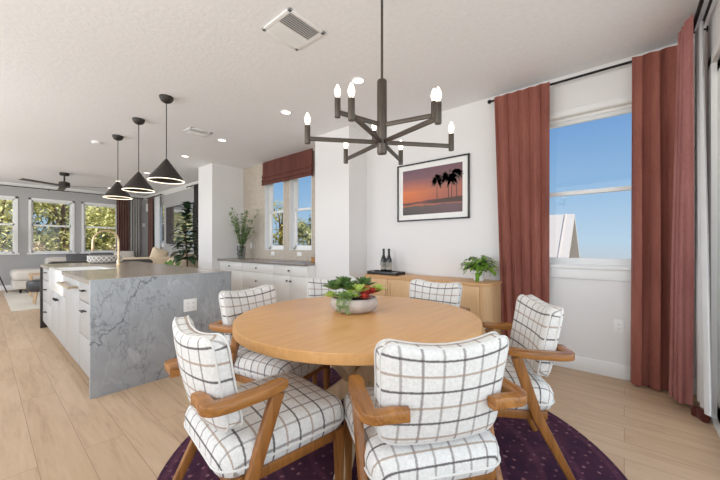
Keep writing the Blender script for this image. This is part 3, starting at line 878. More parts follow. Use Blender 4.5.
# near curtain on the sliding-door rod, pleats pushed together
nc = thing('curtain', 'bunched terracotta pink curtain at the right edge, beside the sliding door', 'curtain', (3.2, -.33, 0), group='terracotta velvet curtains')
o = curtain('fabric', '', ((3.33-3.2, 0.012), (3.12-3.2, -.018)), ((3.35-3.2, .05), (3.215-3.2, -.015)), 2.755, .045, 3, .018, .036, 'velvet_pink', seed=5, hang=nc, ph=2)
m = MB(); m.box((-.09, -.075, .034), (.09, .035, .066), .012, Matrix.Rotation(R(20), 3, 'Z')); m.box((-.03, -.05, .03), (.07, .04, .058), .012, Matrix.Rotation(R(-15), 3, 'Z'))
m.build('hem', 'hem_dark', nc)
curtain('sheer_curtain', 'plain white sheer panel hanging behind the bunched pink curtain by the sliding door', ((3.36, -.405), (3.15, -.405)), ((3.36, -.413), (2.93, -.41)), 2.715, .105, 4, .012, .02, 'sheer_white', seed=4)
def rod(name, label, a, b, rad=.011, finials=(1, 1), brackets=(), mat='black_metal', double=None, group='curtain rods'):
    a, b = Vector(a), Vector(b); t = thing(name, label, 'curtain rod', a, group=group); d = b-a; u = d.normalized()
    MB().tube([(0, 0, 0), d], rad, 12).build('pole', mat, t)
    if double is not None:
        dv = Vector(double); MB().tube([dv, d+dv], rad*.7, 10).build('pole', mat, t)
    for flag, p, s in ((finials[0], Vector((0, 0, 0)), -1), (finials[1], d, 1)):
        if flag: MB().sphere(p+u*s*.02, .022, 14, 10).build('finial', mat, t)
    for (p, w) in brackets:
        m = MB().tube([u*p, u*p+Vector(w)], .007, 8); q = u*p+Vector(w)
        nrm = Vector(w).normalized()
        m.tube([q-nrm*.006, q], .02, 12); m.build('bracket', mat, t)
    return t
rod('curtain_rod', 'black curtain rod above the dining window', (RA, 1.10, 2.735), (RA, -.40, 2.735), brackets=((.1, (.09, 0, 0)), (1.3, (.09, 0, 0))), finials=(1, 0))
rod('curtain_rod', 'double black curtain rod running to the sliding door at the upper right corner', (3.36, -.378, 2.735), (.4, -.378, 2.735), rad=.012, finials=(0, 1), brackets=((.02, (0, -.082, 0)), (2.3, (0, -.082, 0))), double=(0, -.045, 0))

# ---- wall outlets
def outlet(label, loc, axis, gang=1, group='electrical outlets'):
    t = thing('wall_outlet', label, 'outlet', loc, group=group)
    # built facing -x, rotated for -y
    w = .072 if gang == 1 else .118
    MB().box((-.003, 0, 0), (.006, w, .116), .002).build('cover_plate', 'white_plastic', t)
    for g in range(gang):
        yc = 0 if gang == 1 else (-.023+.046*g)
        for z in (-.02, .02):
            s = MB().box((-.0065, yc, z), (.003, .03, .026), .001).build('socket', 'vent_white', t)
            MB().box((-.0082, yc-.006, z), (.001, .003, .009)).box((-.0082, yc+.006, z), (.001, .003, .009)).build('slots', 'socket_grey', s)
    t.rotation_euler = (0, 0, 0 if axis == 'x' else PI/2)
    return t
outlet('white outlet low on the wall under the dining window, beside the curtain', (XA, .035, .46), 'x')
outlet('white double outlet on the grey marble end of the island', (1.255, 3.13, .618), 'y', 2)
outlet('white outlet on the tiled backsplash, left of both windows beside the vase', (XA, 6.0, 1.17), 'x')
outlet('white outlet on the backsplash under the left buffet window', (XA, 5.227, 1.02), 'x').rotation_euler = (PI/2, 0, 0)
outlet('white outlet on the backsplash under the right buffet window', (XA, 4.43, 1.02), 'x').rotation_euler = (PI/2, 0, 0)

# ------------------------------------------------------------------ kitchen island
IX0, IX1, IY0, IY1 = .53, 1.66, 3.13, 6.40
wt = thing('island_worktop', 'grey marble waterfall island with taupe polished top', 'kitchen island', ((IX0+IX1)/2, IY0, 0))
ox, oy = (IX0+IX1)/2, IY0
def ip(x, y, z): return (x-ox, y-oy, z)
SK0, SK1 = 4.50, 5.50    # sink
m = MB().span(ip(IX0, IY0+.04, .872), ip(IX1, SK0, .91)).span(ip(IX0, SK1, .872), ip(IX1, IY1-.04, .91)).span(ip(1.02, SK0, .872), ip(IX1, SK1, .91))
m.build('top_slab', 'worktop', wt)
MB().span(ip(IX0, IY0, 0), ip(IX1, IY0+.04, .91), .002).build('waterfall_panel', 'marble', wt)
MB().span(ip(IX0, IY1-.04, 0), ip(IX1, IY1, .91), .002).build('waterfall_panel', 'dark_bronze', wt)  # far panel's shadow put into its colour with a dark material
CXF = .556  # cabinet front plane
CXB = 1.36
def cab_root(name, label, y0, y1, cat='cabinet', group='island cabinets', ztop=.87):
    t = thing(name, label, cat, (CXF, (y0+y1)/2, 0), group=group)
    h = (y1-y0)/2
    MB().span((.02, -h, .1), (CXB-CXF, h, ztop)).build('carcass', 'cabinet_grey', t)
    MB().span((.08, -h, 0), (CXB-CXF, h, .1)).build('toe_kick', 'toe_kick', t)
    return t, h
def front(t, name, a, b, za, zb, mat='cabinet_grey', x=0, th=.02):
    return MB().span((x, a+.004, za+.004), (x+th, b-.004, zb-.004), .003).build(name, mat, t)
def pull(p, y, z, L=.1, mat='black_metal', vert=False, x=0, out=.03, rad=.006):
    m = MB()
    if vert: m.tube([(x-out, y, z-L/2), (x-out, y, z+L/2)], rad, 8).tube([(x, y, z-L/2+.015), (x-out, y, z-L/2+.015)], rad*.8, 6).tube([(x, y, z+L/2-.015), (x-out, y, z+L/2-.015)], rad*.8, 6)
    else: m.tube([(x-out, y-L/2, z), (x-out, y+L/2, z)], rad, 8).tube([(x, y-L/2+.015, z), (x-out, y-L/2+.015, z)], rad*.8, 6).tube([(x, y+L/2-.015, z), (x-out, y+L/2-.015, z)], rad*.8, 6)
    return m.build('handle', mat, p)
def knob(p, y, z, mat='black_metal', x=0):
    m = MB().tube([(x, y, z), (x-.022, y, z)], .006, 8).tube([(x-.018, y, z), (x-.022, y, z), (x-.03, y, z), (x-.033, y, z)], [.012, .015, .015, .011], 12)
    return m.build('knob', mat, p)
t, h = cab_root('drawer_cabinet', 'light grey island drawer cabinet nearest the marble end', IY0+.041, 3.72)
d = front(t, 'drawer', -h, h, .70, .862); pull(d, .02, .80)
d = front(t, 'drawer', -h, h, .41, .70); pull(d, .02, .63)
front(t, 'drawer', -h, h, .1, .41)
t, h = cab_root('dishwasher', 'panel-front dishwasher with a long brass bar handle in the island', 3.722, 4.46, 'dishwasher')
d = front(t, 'door_panel', -h, h, .1, .862)
pull(d, 0, .80, .62, 'steel_brass', False, 0, .06, .013)
t, h = cab_root('sink_cabinet', 'light grey island cabinet under the white apron sink', 4.462, 5.54, ztop=.62)
MB().span((0, -h, .62), (.3, -h+.036, .87)).span((0, h-.036, .62), (.3, h, .87)).build('stile', 'cabinet_grey', t)
d = front(t, 'door', -h, 0, .1, .635); knob(d, -.05, .56)
pull(d, -.07, .555, .07)
d = front(t, 'door', 0, h, .1, .635); knob(d, .05, .56); pull(d, .07, .555, .07)
t, h = cab_root('drawer_cabinet', 'light grey island drawer cabinet at the far end beyond the sink', 5.542, IY1-.041)
for za, zb in ((.70, .862), (.41, .70), (.1, .41)):
    d = front(t, 'drawer', -h, h, za, zb); pull(d, 0, (za+zb)/2+.03, .12)
m = MB().span((CXB, IY0+.04, 0), (CXB+.02, IY1-.04, .872)); o = m.build('island_back_panel', 'cabinet_grey'); tag(o, 'light grey panel closing the seating side of the island', 'panel')

# apron sink
sk = thing('apron_sink', 'white porcelain farmhouse sink let into the island', 'sink', (.78, 5.0, .64))
m = MB()
x0, x1, y0, y1 = .536-.78, 1.02-.78, SK0+.002-5.0, SK1-.002-5.0
m.span((x0, y0, 0), (x0+.05, y1, .262), .012).span((x1-.02, y0, .0), (x1, y1, .255), .004).span((x0+.02, y0, 0), (x1, y0+.025, .255), .004).span((x0+.02, y1-.025, 0), (x1, y1, .255), .004).span((x0+.02, y0, 0), (x1, y1, .03))
m.build('basin', 'porcelain', sk)
MB().lathe([(.045, .03), (.045, .034), (.03, .033), (.004, .031)], 20).build('drain', 'steel_brass', sk)

# faucet
fc = thing('faucet', 'tall brass gooseneck faucet on the island worktop', 'faucet', (1.19, 5.27, .91))
MB().lathe([(.03, 0), (.03, .006), (.024, .012), (.021, .07), (.019, .075), (.004, .075)], 20).build('base', 'brass', fc)
path = [(0, 0, .07), (0, 0, .30)]
for k in range(1, 15):
    a = k/14*PI; path.append((-.135+.135*math.cos(a), 0, .325+.135*math.sin(a)))
path += [(-.272, 0, .26)]
MB().tube(path, .0125, 12).build('spout', 'brass', fc)
MB().lathe([(.01, .262), (.0155, .26), (.017, .20), (.014, .192), (.004, .192)], 14, (-.272, 0, 0)).build('spray_head', 'brass', fc)
MB().tube([(0, 0, .05), (0, -.05, .055), (.005, -.11, .075)], [.009, .007, .006], 10).build('lever_handle', 'brass', fc)

# woven bowl on the island
bk = thing('woven_bowl', 'white woven lattice bowl standing on the island beside the faucet', 'bowl', (1.21, 6.08, .91))
KB = 1.5
MB().lathe([(r*KB, z) for r, z in [(.08, 0), (.115, .004), (.135, .03), (.142, .075), (.138, .115), (.130, .115), (.134, .075), (.126, .034), (.1, .012), (.004, .012)]], 36).build('weave', 'woven', bk)
m = MB()
for k in range(22):
    a = 2*PI*k/22
    for s in (1, -1):
        m.tube([(.141*KB*math.cos(a+s*u*.4), .141*KB*math.sin(a+s*u*.4), .012+u*.1) if u > .15 else (.125*KB*math.cos(a+s*u*.4), .125*KB*math.sin(a+s*u*.4), .015) for u in (0, .25, .5, .75, 1)], .0045, 5)
m.build('lattice', 'white_ceramic', bk)

# ------------------------------------------------------------------ pendant lamps
PND = ((3.885, 'nearest pendant of the row, black cone lamp over the marble island end'), (4.85, 'middle black cone pendant lamp of three over the island'), (5.83, 'farthest black cone pendant lamp, over the far island end'))
def make_pendant():
    t = thing('pendant_lamp', 'x', 'pendant lamp', group='cone pendants over the island')
    MB().lathe([(.004, -.07), (.03, -.066), (.055, -.048), (.068, -.02), (.07, 0), (.01, 0)], 28).build('canopy', 'dark_bronze', t)
    MB().tube([(0, 0, -.06), (0, 0, -.69)], .005, 8).build('cord', 'dark_bronze', t)
    MB().lathe([(.008, -.685), (.014, -.69), (.176, -.918), (.178, -.926), (.174, -.926), (.012, -.70), (.004, -.70)], 48, cap=False).build('shade', 'dark_bronze', t)
    MB().lathe([(.177, -.925), (.1775, -.929), (.176, -.931), (.169, -.931), (.168, -.929), (.169, -.925), (.177, -.925)], 48, cap=False).build('light_ring', 'ring_glow', t)
    return t
pen = make_pendant()
for i, (y, lab) in enumerate(PND):
    put(pen if i == 0 else copy_tree(pen), (1.308, y, ZC), 0, lab)

# ------------------------------------------------------------------ ceiling fittings
def vent(label, loc, sx, sy, ns=12):
    t = thing('ceiling_vent', label, 'air vent', loc, group='ceiling vents')
    m = MB(); f = .03
    for a, b in (((-sx, -sy, -.012), (-sx+f, sy, 0)), ((sx-f, -sy, -.012), (sx, sy, 0)), ((-sx, -sy, -.012), (sx, -sy+f, 0)), ((-sx, sy-f, -.012), (sx, sy, 0))): m.span(a, b, .003)
    m.build('frame', 'vent_white', t)
    MB().span((-sx+f, -sy+f, -.002), (sx-f, sy-f, 0)).build('backing', 'socket_grey', t)
    m = MB()
    for k in range(ns):
        y = -sy+f+(k+.5)/ns*(2*sy-2*f); a = R(-48) if k < ns/2 else R(48)
        m.box((0, y, -.012), (2*sx-2*f, .0025, (2*sy-2*f)/ns*1.0), 0, Matrix.Rotation(a, 3, 'X'))
    m.build('louvres', 'vent_white', t)
    return t
vent('large white ceiling vent near the camera, left of the chandelier rod', (1.525, 1.935, ZC), .17, .17, 14)
vent('small white ceiling vent above the island, beside the recessed lights', (2.0, 4.73, ZC), .15, .13, 10)
CAN = [(2.40, 2.03, 'recessed ceiling light just behind the chandelier bulbs'), (2.40, 3.195, 'recessed ceiling light in front of the roman shade'), (2.40, 4.81, 'recessed ceiling light right of the small ceiling vent'),
       (2.40, 6.2, 'recessed ceiling light beside the white pillar top'), (2.40, 8.3, 'recessed ceiling light just past the nearest pendant shade'), (2.23, 9.92, 'recessed ceiling light between the two farther pendant shades'), (2.35, 11.31, 'farthest recessed ceiling light, beyond the farthest pendant')]
def make_can():
    t = thing('recessed_light', 'x', 'ceiling light', group='recessed ceiling lights')
    MB().lathe([(.066, .006), (.068, 0), (.066, -.006), (.055, -.008), (.052, 0), (.052, .006)], 32, cap=False).build('trim_ring', 'trim_white', t)
    MB().lathe([(.054, -.003), (.002, -.0035)], 28).build('lens', 'can_glow', t)
    return t
cn = make_can()
for i, (x, y, lab) in enumerate(CAN):
    put(cn if i == 0 else copy_tree(cn), (x, y, ZC), 0, lab)
sd = MB().lathe([(.065, 0), (.065, -.014), (.055, -.03), (.02, -.034), (.003, -.034)], 28).build('smoke_detector', 'vent_white'); sd.location = (1.17, 6.43, ZC)
tag(sd, 'round white smoke detector on the ceiling left of the pendants', 'smoke detector')

fan = thing('ceiling_fan', 'dark bronze ceiling fan with thin blades over the living room', 'ceiling fan', (1.2, 9.76, ZC))
MB().lathe([(.085, 0), (.085, -.05), (.07, -.06), (.02, -.06)], 28).build('canopy', 'dark_bronze', fan)
MB().tube([(0, 0, -.055), (0, 0, -.2)], .016, 12).build('downrod', 'dark_bronze', fan)
MB().lathe([(.02, -.19), (.06, -.2), (.095, -.215), (.1, -.29), (.085, -.325), (.004, -.33)], 32).build('motor_housing', 'dark_bronze', fan)
for k in range(3):
    a = R(-32)+k*R(120)
    rt_ = Matrix.Rotation(a, 3, 'Z') @ Matrix.Rotation(R(9), 3, 'X')
    c = Matrix.Rotation(a, 3, 'Z') @ Vector((.43, 0, -.295))
    MB().box(c, (.72, .12, .01), .004, rt_).build('blade', 'bronze', fan)

# ------------------------------------------------------------------ buffet in the alcove
BX = 3.085
bt = MB().span((3.04, 3.592, .872), (XA, 6.298, .91), .003).build('buffet_worktop', 'buffet_top', loc=(3.3, 4.95, .872)); tag(bt, 'dark taupe stone worktop on the white buffet cabinets', 'worktop')
def buf(label, y0, y1):
    t = thing('buffet_cabinet', label, 'cabinet', (BX, (y0+y1)/2, 0), group='buffet cabinets'); h = (y1-y0)/2
    MB().span((.02, -h, .1), (XA-BX-.03, h, .872)).build('carcass', 'cabinet_white', t); MB().span((.07, -h, 0), (XA-BX-.03, h, .1)).build('toe_kick', 'toe_kick', t)
    return t, h
t, h = buf('white buffet cabinet with two doors, at the column end', 3.592, 4.44)
d = front(t, 'drawer', -h, h, .70, .865, 'cabinet_white'); knob(d, 0, .78, 'dark_bronze')
d = front(t, 'door', -h, 0, .1, .70, 'cabinet_white'); knob(d, -.045, .62, 'dark_bronze'); d = front(t, 'door', 0, h, .1, .70, 'cabinet_white'); knob(d, .045, .62, 'dark_bronze')
t, h = buf('white buffet cabinet with a stack of drawers, in the middle', 4.442, 5.42)
for za, zb in ((.70, .865), (.41, .70), (.1, .41)):
    d = front(t, 'drawer', -h, h, za, zb, 'cabinet_white'); knob(d, 0, (za+zb)/2, 'dark_bronze')
t, h = buf('white buffet cabinet with one drawer over doors, by the pillar', 5.422, 6.298)
d = front(t, 'drawer', -h, h, .70, .865, 'cabinet_white'); knob(d, 0, .78, 'dark_bronze')
d = front(t, 'door', -h, 0, .1, .70, 'cabinet_white'); knob(d, -.045, .62, 'dark_bronze'); d = front(t, 'door', 0, h, .1, .70, 'cabinet_white'); knob(d, .045, .62, 'dark_bronze')

vs = thing('olive_vase', 'clear patterned glass vase of olive branches on the buffet', 'vase', (3.36, 5.93, .91))
MB().lathe([(.05, .001), (.072, .004), (.078, .02), (.066, .06), (.085, .1), (.07, .14), (.088, .18), (.075, .225), (.085, .255), (.081, .255), (.071, .225), (.083, .18), (.066, .14), (.08, .1), (.061, .06), (.072, .022), (.004, .01)], 28).build('glass', 'vase_glass', vs)
m = MB()
for z, r in ((.06, .067), (.14, .071), (.225, .076)): m.tube([(r*math.cos(2*PI*k/24), r*math.sin(2*PI*k/24), z) for k in range(24)], .004, 6, closed_path=True)
for k in range(8):
    a = 2*PI*k/8; m.tube([((r+.001)*math.cos(a), (r+.001)*math.sin(a), z) for r, z in ((.075, .01), (.067, .06), (.086, .1), (.071, .14), (.089, .18), (.076, .225), (.086, .255))], .003, 5)
m.build('dark_bands', 'dark_bronze', vs)
m = MB(); st = MB(); rnd = random.Random(5)
for k in range(20):
    a = rnd.uniform(0, 2*PI); sp_ = rnd.uniform(.08, .36)
    dv = Vector((-.25+.5*math.cos(a)*.9, -.55+.9*math.sin(a), 0)).normalized()*sp_
    hh = rnd.uniform(.5, .98)
    path = [Vector((0, 0, .02)), Vector((dv.x*.12, dv.y*.12, .25)), Vector((dv.x*.5, dv.y*.5, .25+(hh-.25)*.55)), Vector((dv.x, dv.y, hh))]
    st.tube(path, [.004, .0035, .0025, .0015], 5)
    for i in range(40):
        t_ = rnd.uniform(1.1, 3); j = min(int(t_), 2); p = path[j].lerp(path[j+1], t_-j)
        aa = rnd.uniform(0, 2*PI); m.leaf(p, (math.cos(aa), math.sin(aa), rnd.uniform(.1, 1.0)), rnd.uniform(.07, .12), rnd.uniform(.022, .036), .25, .2, 3)
m.build('leaves', 'leaf_olive', vs, sharp=80); st.build('branches', 'stem_green', vs)

dc = thing('amber_box', 'small amber wooden box with a finial lid at the right end of the buffet', 'box', (3.36, 3.70, .91))
MB().box((0, 0, .035), (.14, .10, .068), .008).build('body', 'amber_box', dc); MB().box((0, 0, .078), (.146, .106, .016), .006).build('lid', 'walnut', dc)
MB().lathe([(.012, .086), (.02, .1), (.03, .13), (.014, .16), (.008, .2), (.002, .22)], 14).build('finial', 'dark_bronze', dc)

# roman shade
rs = thing('roman_shade', 'chocolate brown roman shade with stacked folds over the buffet windows', 'window blind', (XA-.03, 4.76, ZC))
yh = .73
m = MB()
pf = [(-.012, 0), (-.03, -.02), (-.032, -.25), (-.052, -.29), (-.055, -.315), (-.036, -.325), (-.05, -.36), (-.062, -.385), (-.06, -.40), (-.038, -.408), (-.052, -.43), (-.056, -.465), (-.04, -.47), (-.012, -.46), (-.008, -.2)]
m.loft([[Vector((x, -yh, z)) for x, z in pf], [Vector((x, yh, z)) for x, z in pf]])
m.build('folded_fabric', 'shade_fabric', rs)
MB().span((-.012, -yh, -.035), (.03, yh, -.001)).build('head_rail', 'trim_white', rs)

# ------------------------------------------------------------------ living room
o = MB().span((.335, 8.3, .0005), (3.0, 11.75, .014), .005).build('area_rug', 'rug_cream', loc=(1.7, 10, 0)); tag(o, 'cream rectangular rug on the living room floor', 'rug')
LZ = .014
def softbox(m, a, b, bev): m.box([(x+y)/2 for x, y in zip(a, b)], [abs(y-x) for x, y in zip(a, b)], bev, seg=4)
sf = thing('sectional_sofa', 'light beige sectional sofa with chaise under the far windows', 'sofa', (1.7, 11.7, LZ))
m = MB(); softbox(m, (-1.22, -.55, .10), (-.40, .55, .30), .03); softbox(m, (-.40, -.25, .10), (1.2, .55, .30), .03); m.build('base', 'sofa_light', sf)
m = MB(); softbox(m, (-1.24, -.57, .30), (-.42, .5, .56), .1); m.build('chaise_cushion', 'sofa_light', sf)
m = MB(); softbox(m, (-.42, -.27, .30), (.39, .4, .5), .07); m.build('seat_cushion', 'sofa_light', sf)
m = MB(); softbox(m, (.40, -.27, .30), (1.2, .4, .5), .07); m.build('seat_cushion', 'sofa_light', sf)
m = MB(); softbox(m, (-.60, .3, .10), (1.2, .56, .84), .08); m.build('backrest', 'sofa_light', sf)
m = MB()
for x, y in ((-1.1, -.45), (-1.1, .45), (1.1, -.2), (1.1, .45), (-.5, -.45)): m.tube([(x, y, 0), (x, y, .1)], [.018, .025], 8)
m.build('feet', 'black_metal', sf)
def pillow(label, loc, rot, mat, s=.46, group='sofa cushions', name='cushion'):
    m, _, _ = cushion(s, s*.9, .16, .2, crown=.02, corner=.03, n=12)
    o = m.build(name, mat, sharp=80); o.location = loc; o.rotation_euler = rot; tag(o, label, 'cushion', group); return o
pillow('dark grey cushion propped at the left of the far sofa', (1.75, 11.85, .72), (R(70), 0, R(10)), 'cushion_grey', .5)
pillow('dark grey cushion propped beside the white bowl, on the far sofa', (2.26, 11.83, .73), (R(72), 0, R(-8)), 'cushion_grey', .52)
pillow('pale cushion at the right end of the far sofa below the brown curtain', (2.83, 11.83, .77), (R(72), 0, R(5)), 'sofa_light', .52)

# black leather sofa with its back to the island
bs = thing('leather_sofa', 'black leather sofa with its back to the island', 'sofa', (1.34, 7.05, 0))
m = MB(); softbox(m, (-.70, -.37, .42), (.70, -.14, .925), .06); m.build('backrest', 'leather_black', bs)
m = MB(); softbox(m, (-.55, -.17, .12), (.55, .5, .44), .05); m.build('seat', 'leather_black', bs)
for x in (-1, 1):
    m = MB(); softbox(m, (x*.55, -.3, .12), (x*.70, .5, .62), .05); m.build('armrest', 'leather_black', bs)
for x in (-1, 1):
    for y in (-.25, .42): MB().tube([(x*.6, y, 0), (x*.6, y, .13)], [.016, .022], 8).build('leg', 'black_metal', bs)

# dark leather footstool on wooden legs
fs = thing('footstool', 'round black leather footstool on tapered wooden legs', 'stool', (.80, 9.0, LZ))
MB().lathe([(.2, .25), (.235, .26), (.25, .3), (.25, .42), (.235, .455), (.18, .47), (.005, .475)], 32).build('seat', 'leather_black', fs)
for k in range(4):
    a = PI/4+k*PI/2; MB().tube([(.2*math.cos(a), .2*math.sin(a), 0), (.15*math.cos(a), .15*math.sin(a), .27)], [.014, .024], 10).build('leg', 'pale_wood', fs)
st_ = thing('side_table', 'small pale wooden side table in front of the chaise', 'table', (.86, 10.4, LZ))
MB().box((0, 0, .50), (.36, .36, .03), .006).build('tabletop', 'pale_wood', st_)
for x in (-1, 1):
    for y in (-1, 1): MB().tube([(x*.16, y*.16, 0), (x*.14, y*.14, .49)], [.012, .018], 8).build('leg', 'pale_wood', st_)
fl = thing('floor_lamp', 'dark tripod floor lamp beside the chaise at the left edge', 'floor lamp', (-.02, 11.6, 0))
for k in range(3):
    a = R(0)+k*R(120); MB().tube([(.42*math.cos(a), .42*math.sin(a), 0), (.02*math.cos(a), .02*math.sin(a), 1.3)], .012, 8).build('leg', 'black_metal', fl)
MB().lathe([(.2, 1.3), (.25, 1.3), (.2, 1.6), (.196, 1.6), (.246, 1.302)], 28, cap=False).build('lamp_shade', 'sofa_cream', fl)
MB().lathe([(.004, 1.28), (.03, 1.28), (.03, 1.35), (.02, 1.36), (.04, 1.4), (.03, 1.44), (.003, 1.45)], 16).build('bulb_holder', 'black_metal', fl)

# cream sofa with its back to the kitchen, loose cushions
cs = thing('cream_sofa', 'cream upholstered sofa in front of the television', 'sofa', (2.5, 8.85, LZ))
m = MB(); softbox(m, (-.55, -.42, .12), (.55, .42, .42), .06); m.build('seat', 'sofa_cream', cs)
m = MB(); softbox(m, (-.62, -.45, .3), (.62, -.22, .89), .09); m.build('backrest', 'sofa_cream', cs)
for x in (-1, 1):
    m = MB(); softbox(m, (x*.5, -.4, .12), (x*.64, .42, .6), .06); m.build('armrest', 'sofa_cream', cs)
for x in (-1, 1):
    for y in (-1, 1): MB().tube([(x*.5, y*.35, 0), (x*.5, y*.35, .13)], [.015, .02], 8).build('leg', 'pale_wood', cs)
ac = thing('armchair', 'rounded cream armchair beside the tall dark-leaved plant', 'armchair', (3.08, 8.2, LZ))
rings = []
m = MB(); m.lathe([(.2, .12), (.32, .13), (.345, .2), (.34, .4), (.3, .44), (.004, .45)], 28); m.build('seat', 'sofa_cream', ac)
m = MB()
for k in range(13):
    a = R(150)+k/12*R(240); r = .33; hh = .62+.36*math.sin(k/12*PI)
    c = Vector((r*math.cos(a), r*math.sin(a), 0)); d = c.normalized()
    rings.append([c+d*(.06*math.cos(b))+Vector((0, 0, (.2+hh)/2+(hh-.2)/2*math.sin(b))) for b in [2*PI*i/14 for i in range(14)]])
m.loft(rings); m.build('wrap_back', 'sofa_cream', ac, sharp=80)
for k in range(4):
    a = PI/4+k*PI/2; MB().tube([(.24*math.cos(a), .24*math.sin(a), 0), (.22*math.cos(a), .22*math.sin(a), .14)], [.014, .02], 8).build('leg', 'pale_wood', ac)
pillow('pointed cream cushion standing on the cream sofa below the television', (2.78, 8.73, .93), (R(78), R(20), R(0)), 'sofa_cream', .36, 'sofa cushions')

# tall dark plant by the pillar
rb = thing('rubber_plant', 'tall dark-leaved rubber plant behind the white pillar', 'potted plant', (2.90, 7.42, 0))
MB().lathe([(.12, 0), (.16, .004), (.19, .3), (.195, .34), (.18, .34), (.175, .3), (.005, .3)], 28).build('pot', 'white_ceramic', rb)
MB().tube([(0, 0, .28), (.02, .01, .8), (-.02, .02, 1.4), (0, 0, 2.07)], [.022, .02, .016, .008], 8).build('stem', 'bark', rb)
m = MB(); rnd = random.Random(21)
for k in range(100):
    k *= .76
    z = .85+1.24*(k/76); a = k*2.4+rnd.uniform(-.3, .3); el = rnd.uniform(.0, .6)+.7*(k/76)**4
    L = rnd.uniform(.27, .38)*(1.05-.35*(k/76)); off = rnd.uniform(.02, .14)*(1-(k/76)**3)
    d = Vector((math.cos(a)*math.cos(el), math.sin(a)*math.cos(el), math.sin(el)))
    m.leaf(Vector((d.x*off, d.y*off, z)), d, L, L*.55, .5, .2, 5)
m.build('leaves', 'leaf_fig', rb, sharp=80)
bp_ = thing('leafy_plant', 'low bright green broad-leaved plant behind the island end', 'potted plant', (2.45, 7.2, 0))
MB().lathe([(.1, 0), (.13, .004), (.15, .26), (.14, .26), (.135, .22), (.005, .22)], 24).build('pot', 'white_ceramic', bp_)
m = MB(); rnd = random.Random(2)
for k in range(9):
    a = k*2.4+1.0; el = rnd.uniform(.9, 1.3)
    d = Vector((math.cos(a)*math.cos(el), math.sin(a)*math.cos(el), math.sin(el))); L = rnd.uniform(.35, .5)
    m.tube([(0, 0, .2), d*.3+Vector((0, 0, .2)), d*.45+Vector((0, 0, .2))], .006, 5)
    m.leaf(d*.42+Vector((0, 0, .2)), d, L*.8, .16, .25, .3, 6)
m.build('leaves', 'leaf_broad', bp_, sharp=80)

# television on the grey wall
tv = thing('television', 'large black-framed television on the grey living room wall', 'television', (XA-.02, 9.62, 1.765))
MB().span((-.05, -.96, -.545), (.02, .96, .545), .006).build('housing', 'black_plastic', tv)
MB().span((-.053, -.935, -.515), (-.049, .935, .52)).build('screen', 'tv_screen', tv)

# living room curtains and rods
curtain('curtain', 'dark brown curtain on the far wall, right of the third window', ((2.72, YF-.12), (3.05, YF-.12)), ((2.72, YF-.12), (3.05, YF-.12)), 2.72, .02, 5, .03, .04, 'curtain_brown', 'living room curtains', seed=12)
curtain('curtain', 'grey curtain panel on the far wall between two brown curtains', ((3.07, YF-.12), (3.34, YF-.12)), ((3.07, YF-.12), (3.34, YF-.12)), 2.72, .02, 4, .025, .03, 'curtain_grey', 'living room curtains', seed=13)
curtain('curtain', 'dark brown curtain on the side wall, left of the narrow window', ((XA-.12, 12.0), (XA-.12, 11.55)), ((XA-.12, 11.95), (XA-.12, 11.55)), 2.72, .02, 4, .03, .04, 'curtain_brown', 'living room curtains', seed=14)
curtain('sheer_curtain', 'white sheer over the narrow window on the side wall', ((XA-.09, 11.5), (XA-.09, 11.05)), ((XA-.09, 11.5), (XA-.09, 11.05)), 2.70, .9, 4, .012, .015, 'sheer_white', seed=15)
curtain('curtain', 'dark curtain edge beside the white pillar, behind the tall plant', ((XA-.12, 8.5), (XA-.12, 8.15)), ((XA-.12, 8.5), (XA-.12, 8.15)), 2.72, .02, 4, .03, .03, 'curtain_dark', 'living room curtains', seed=16)
rod('curtain_rod', 'long thin black curtain rod across the far living room windows', (-2.2, YF-.12, 2.725), (3.40, YF-.12, 2.725), brackets=((.1, (0, .12, 0)), (3.4, (0, .12, 0)), (5.5, (0, .12, 0))), rad=.013)
rod('curtain_rod', 'short black curtain rod above the narrow living room window', (XA-.12, 12.1, 2.725), (XA-.12, 10.85, 2.725), brackets=((.1, (.12, 0, 0)), (1.15, (.12, 0, 0))), rad=.013)
rod('curtain_rod', 'black curtain rod end beside the white pillar top', (XA-.12, 8.9, 2.725), (XA-.12, 7.2, 2.725), brackets=((.1, (.12, 0, 0)),), rad=.013)
sp_ = MB().box((0, 0, 0), (.1, .09, .26), .012).build('wall_speaker', 'white_plastic'); sp_.location = (XA-.05-.001, 12.26, 2.44); tag(sp_, 'small white wall speaker in the living room corner', 'speaker')
th_ = MB().box((0, 0, 0), (.02, .09, .12), .006).build('thermostat', 'white_plastic'); th_.location = (3.48, YF-.0095, 1.86); th_.rotation_euler = (0, 0, PI/2); tag(th_, 'small white thermostat on the far wall beside the curtains', 'thermostat')

# ------------------------------------------------------------------ outside
GZ = -3.2
g = MB().span((-60, -50, GZ-.2), (60, 70, GZ)).build('ground', 'ground'); struct(g)
hs = thing('neighbour_house', 'neighbouring house with a white metal gable roof seen through the dining window', 'house', (11, 5.1, GZ))
z0 = -GZ
RX, RZT = 1.75, 1.62
y0, y1 = -4.0, 4.0
zr = 2.09+z0
def slab(sx):
    m = MB(); a = Vector((0, y0, zr)); e = Vector((sx*3.2, y0, zr-2.95)); t = Vector((0, 0, -.12))
    m.prism([a, e, e+t, a+t], (0, y1-y0, 0))
    for k in range(19):
        yy = y0+.22+k*.43; m.prism([Vector((sx*.02, yy-.012, zr+.025)), Vector((sx*3.2, yy-.012, zr-2.95+.025)), Vector((sx*3.2, yy-.012, zr-2.95-.02)), Vector((sx*.02, yy-.012, zr-.02))], (0, .024, 0))
    return m
slab(-1).build('roof', 'roof_metal', hs); slab(1).build('roof', 'roof_metal', hs)
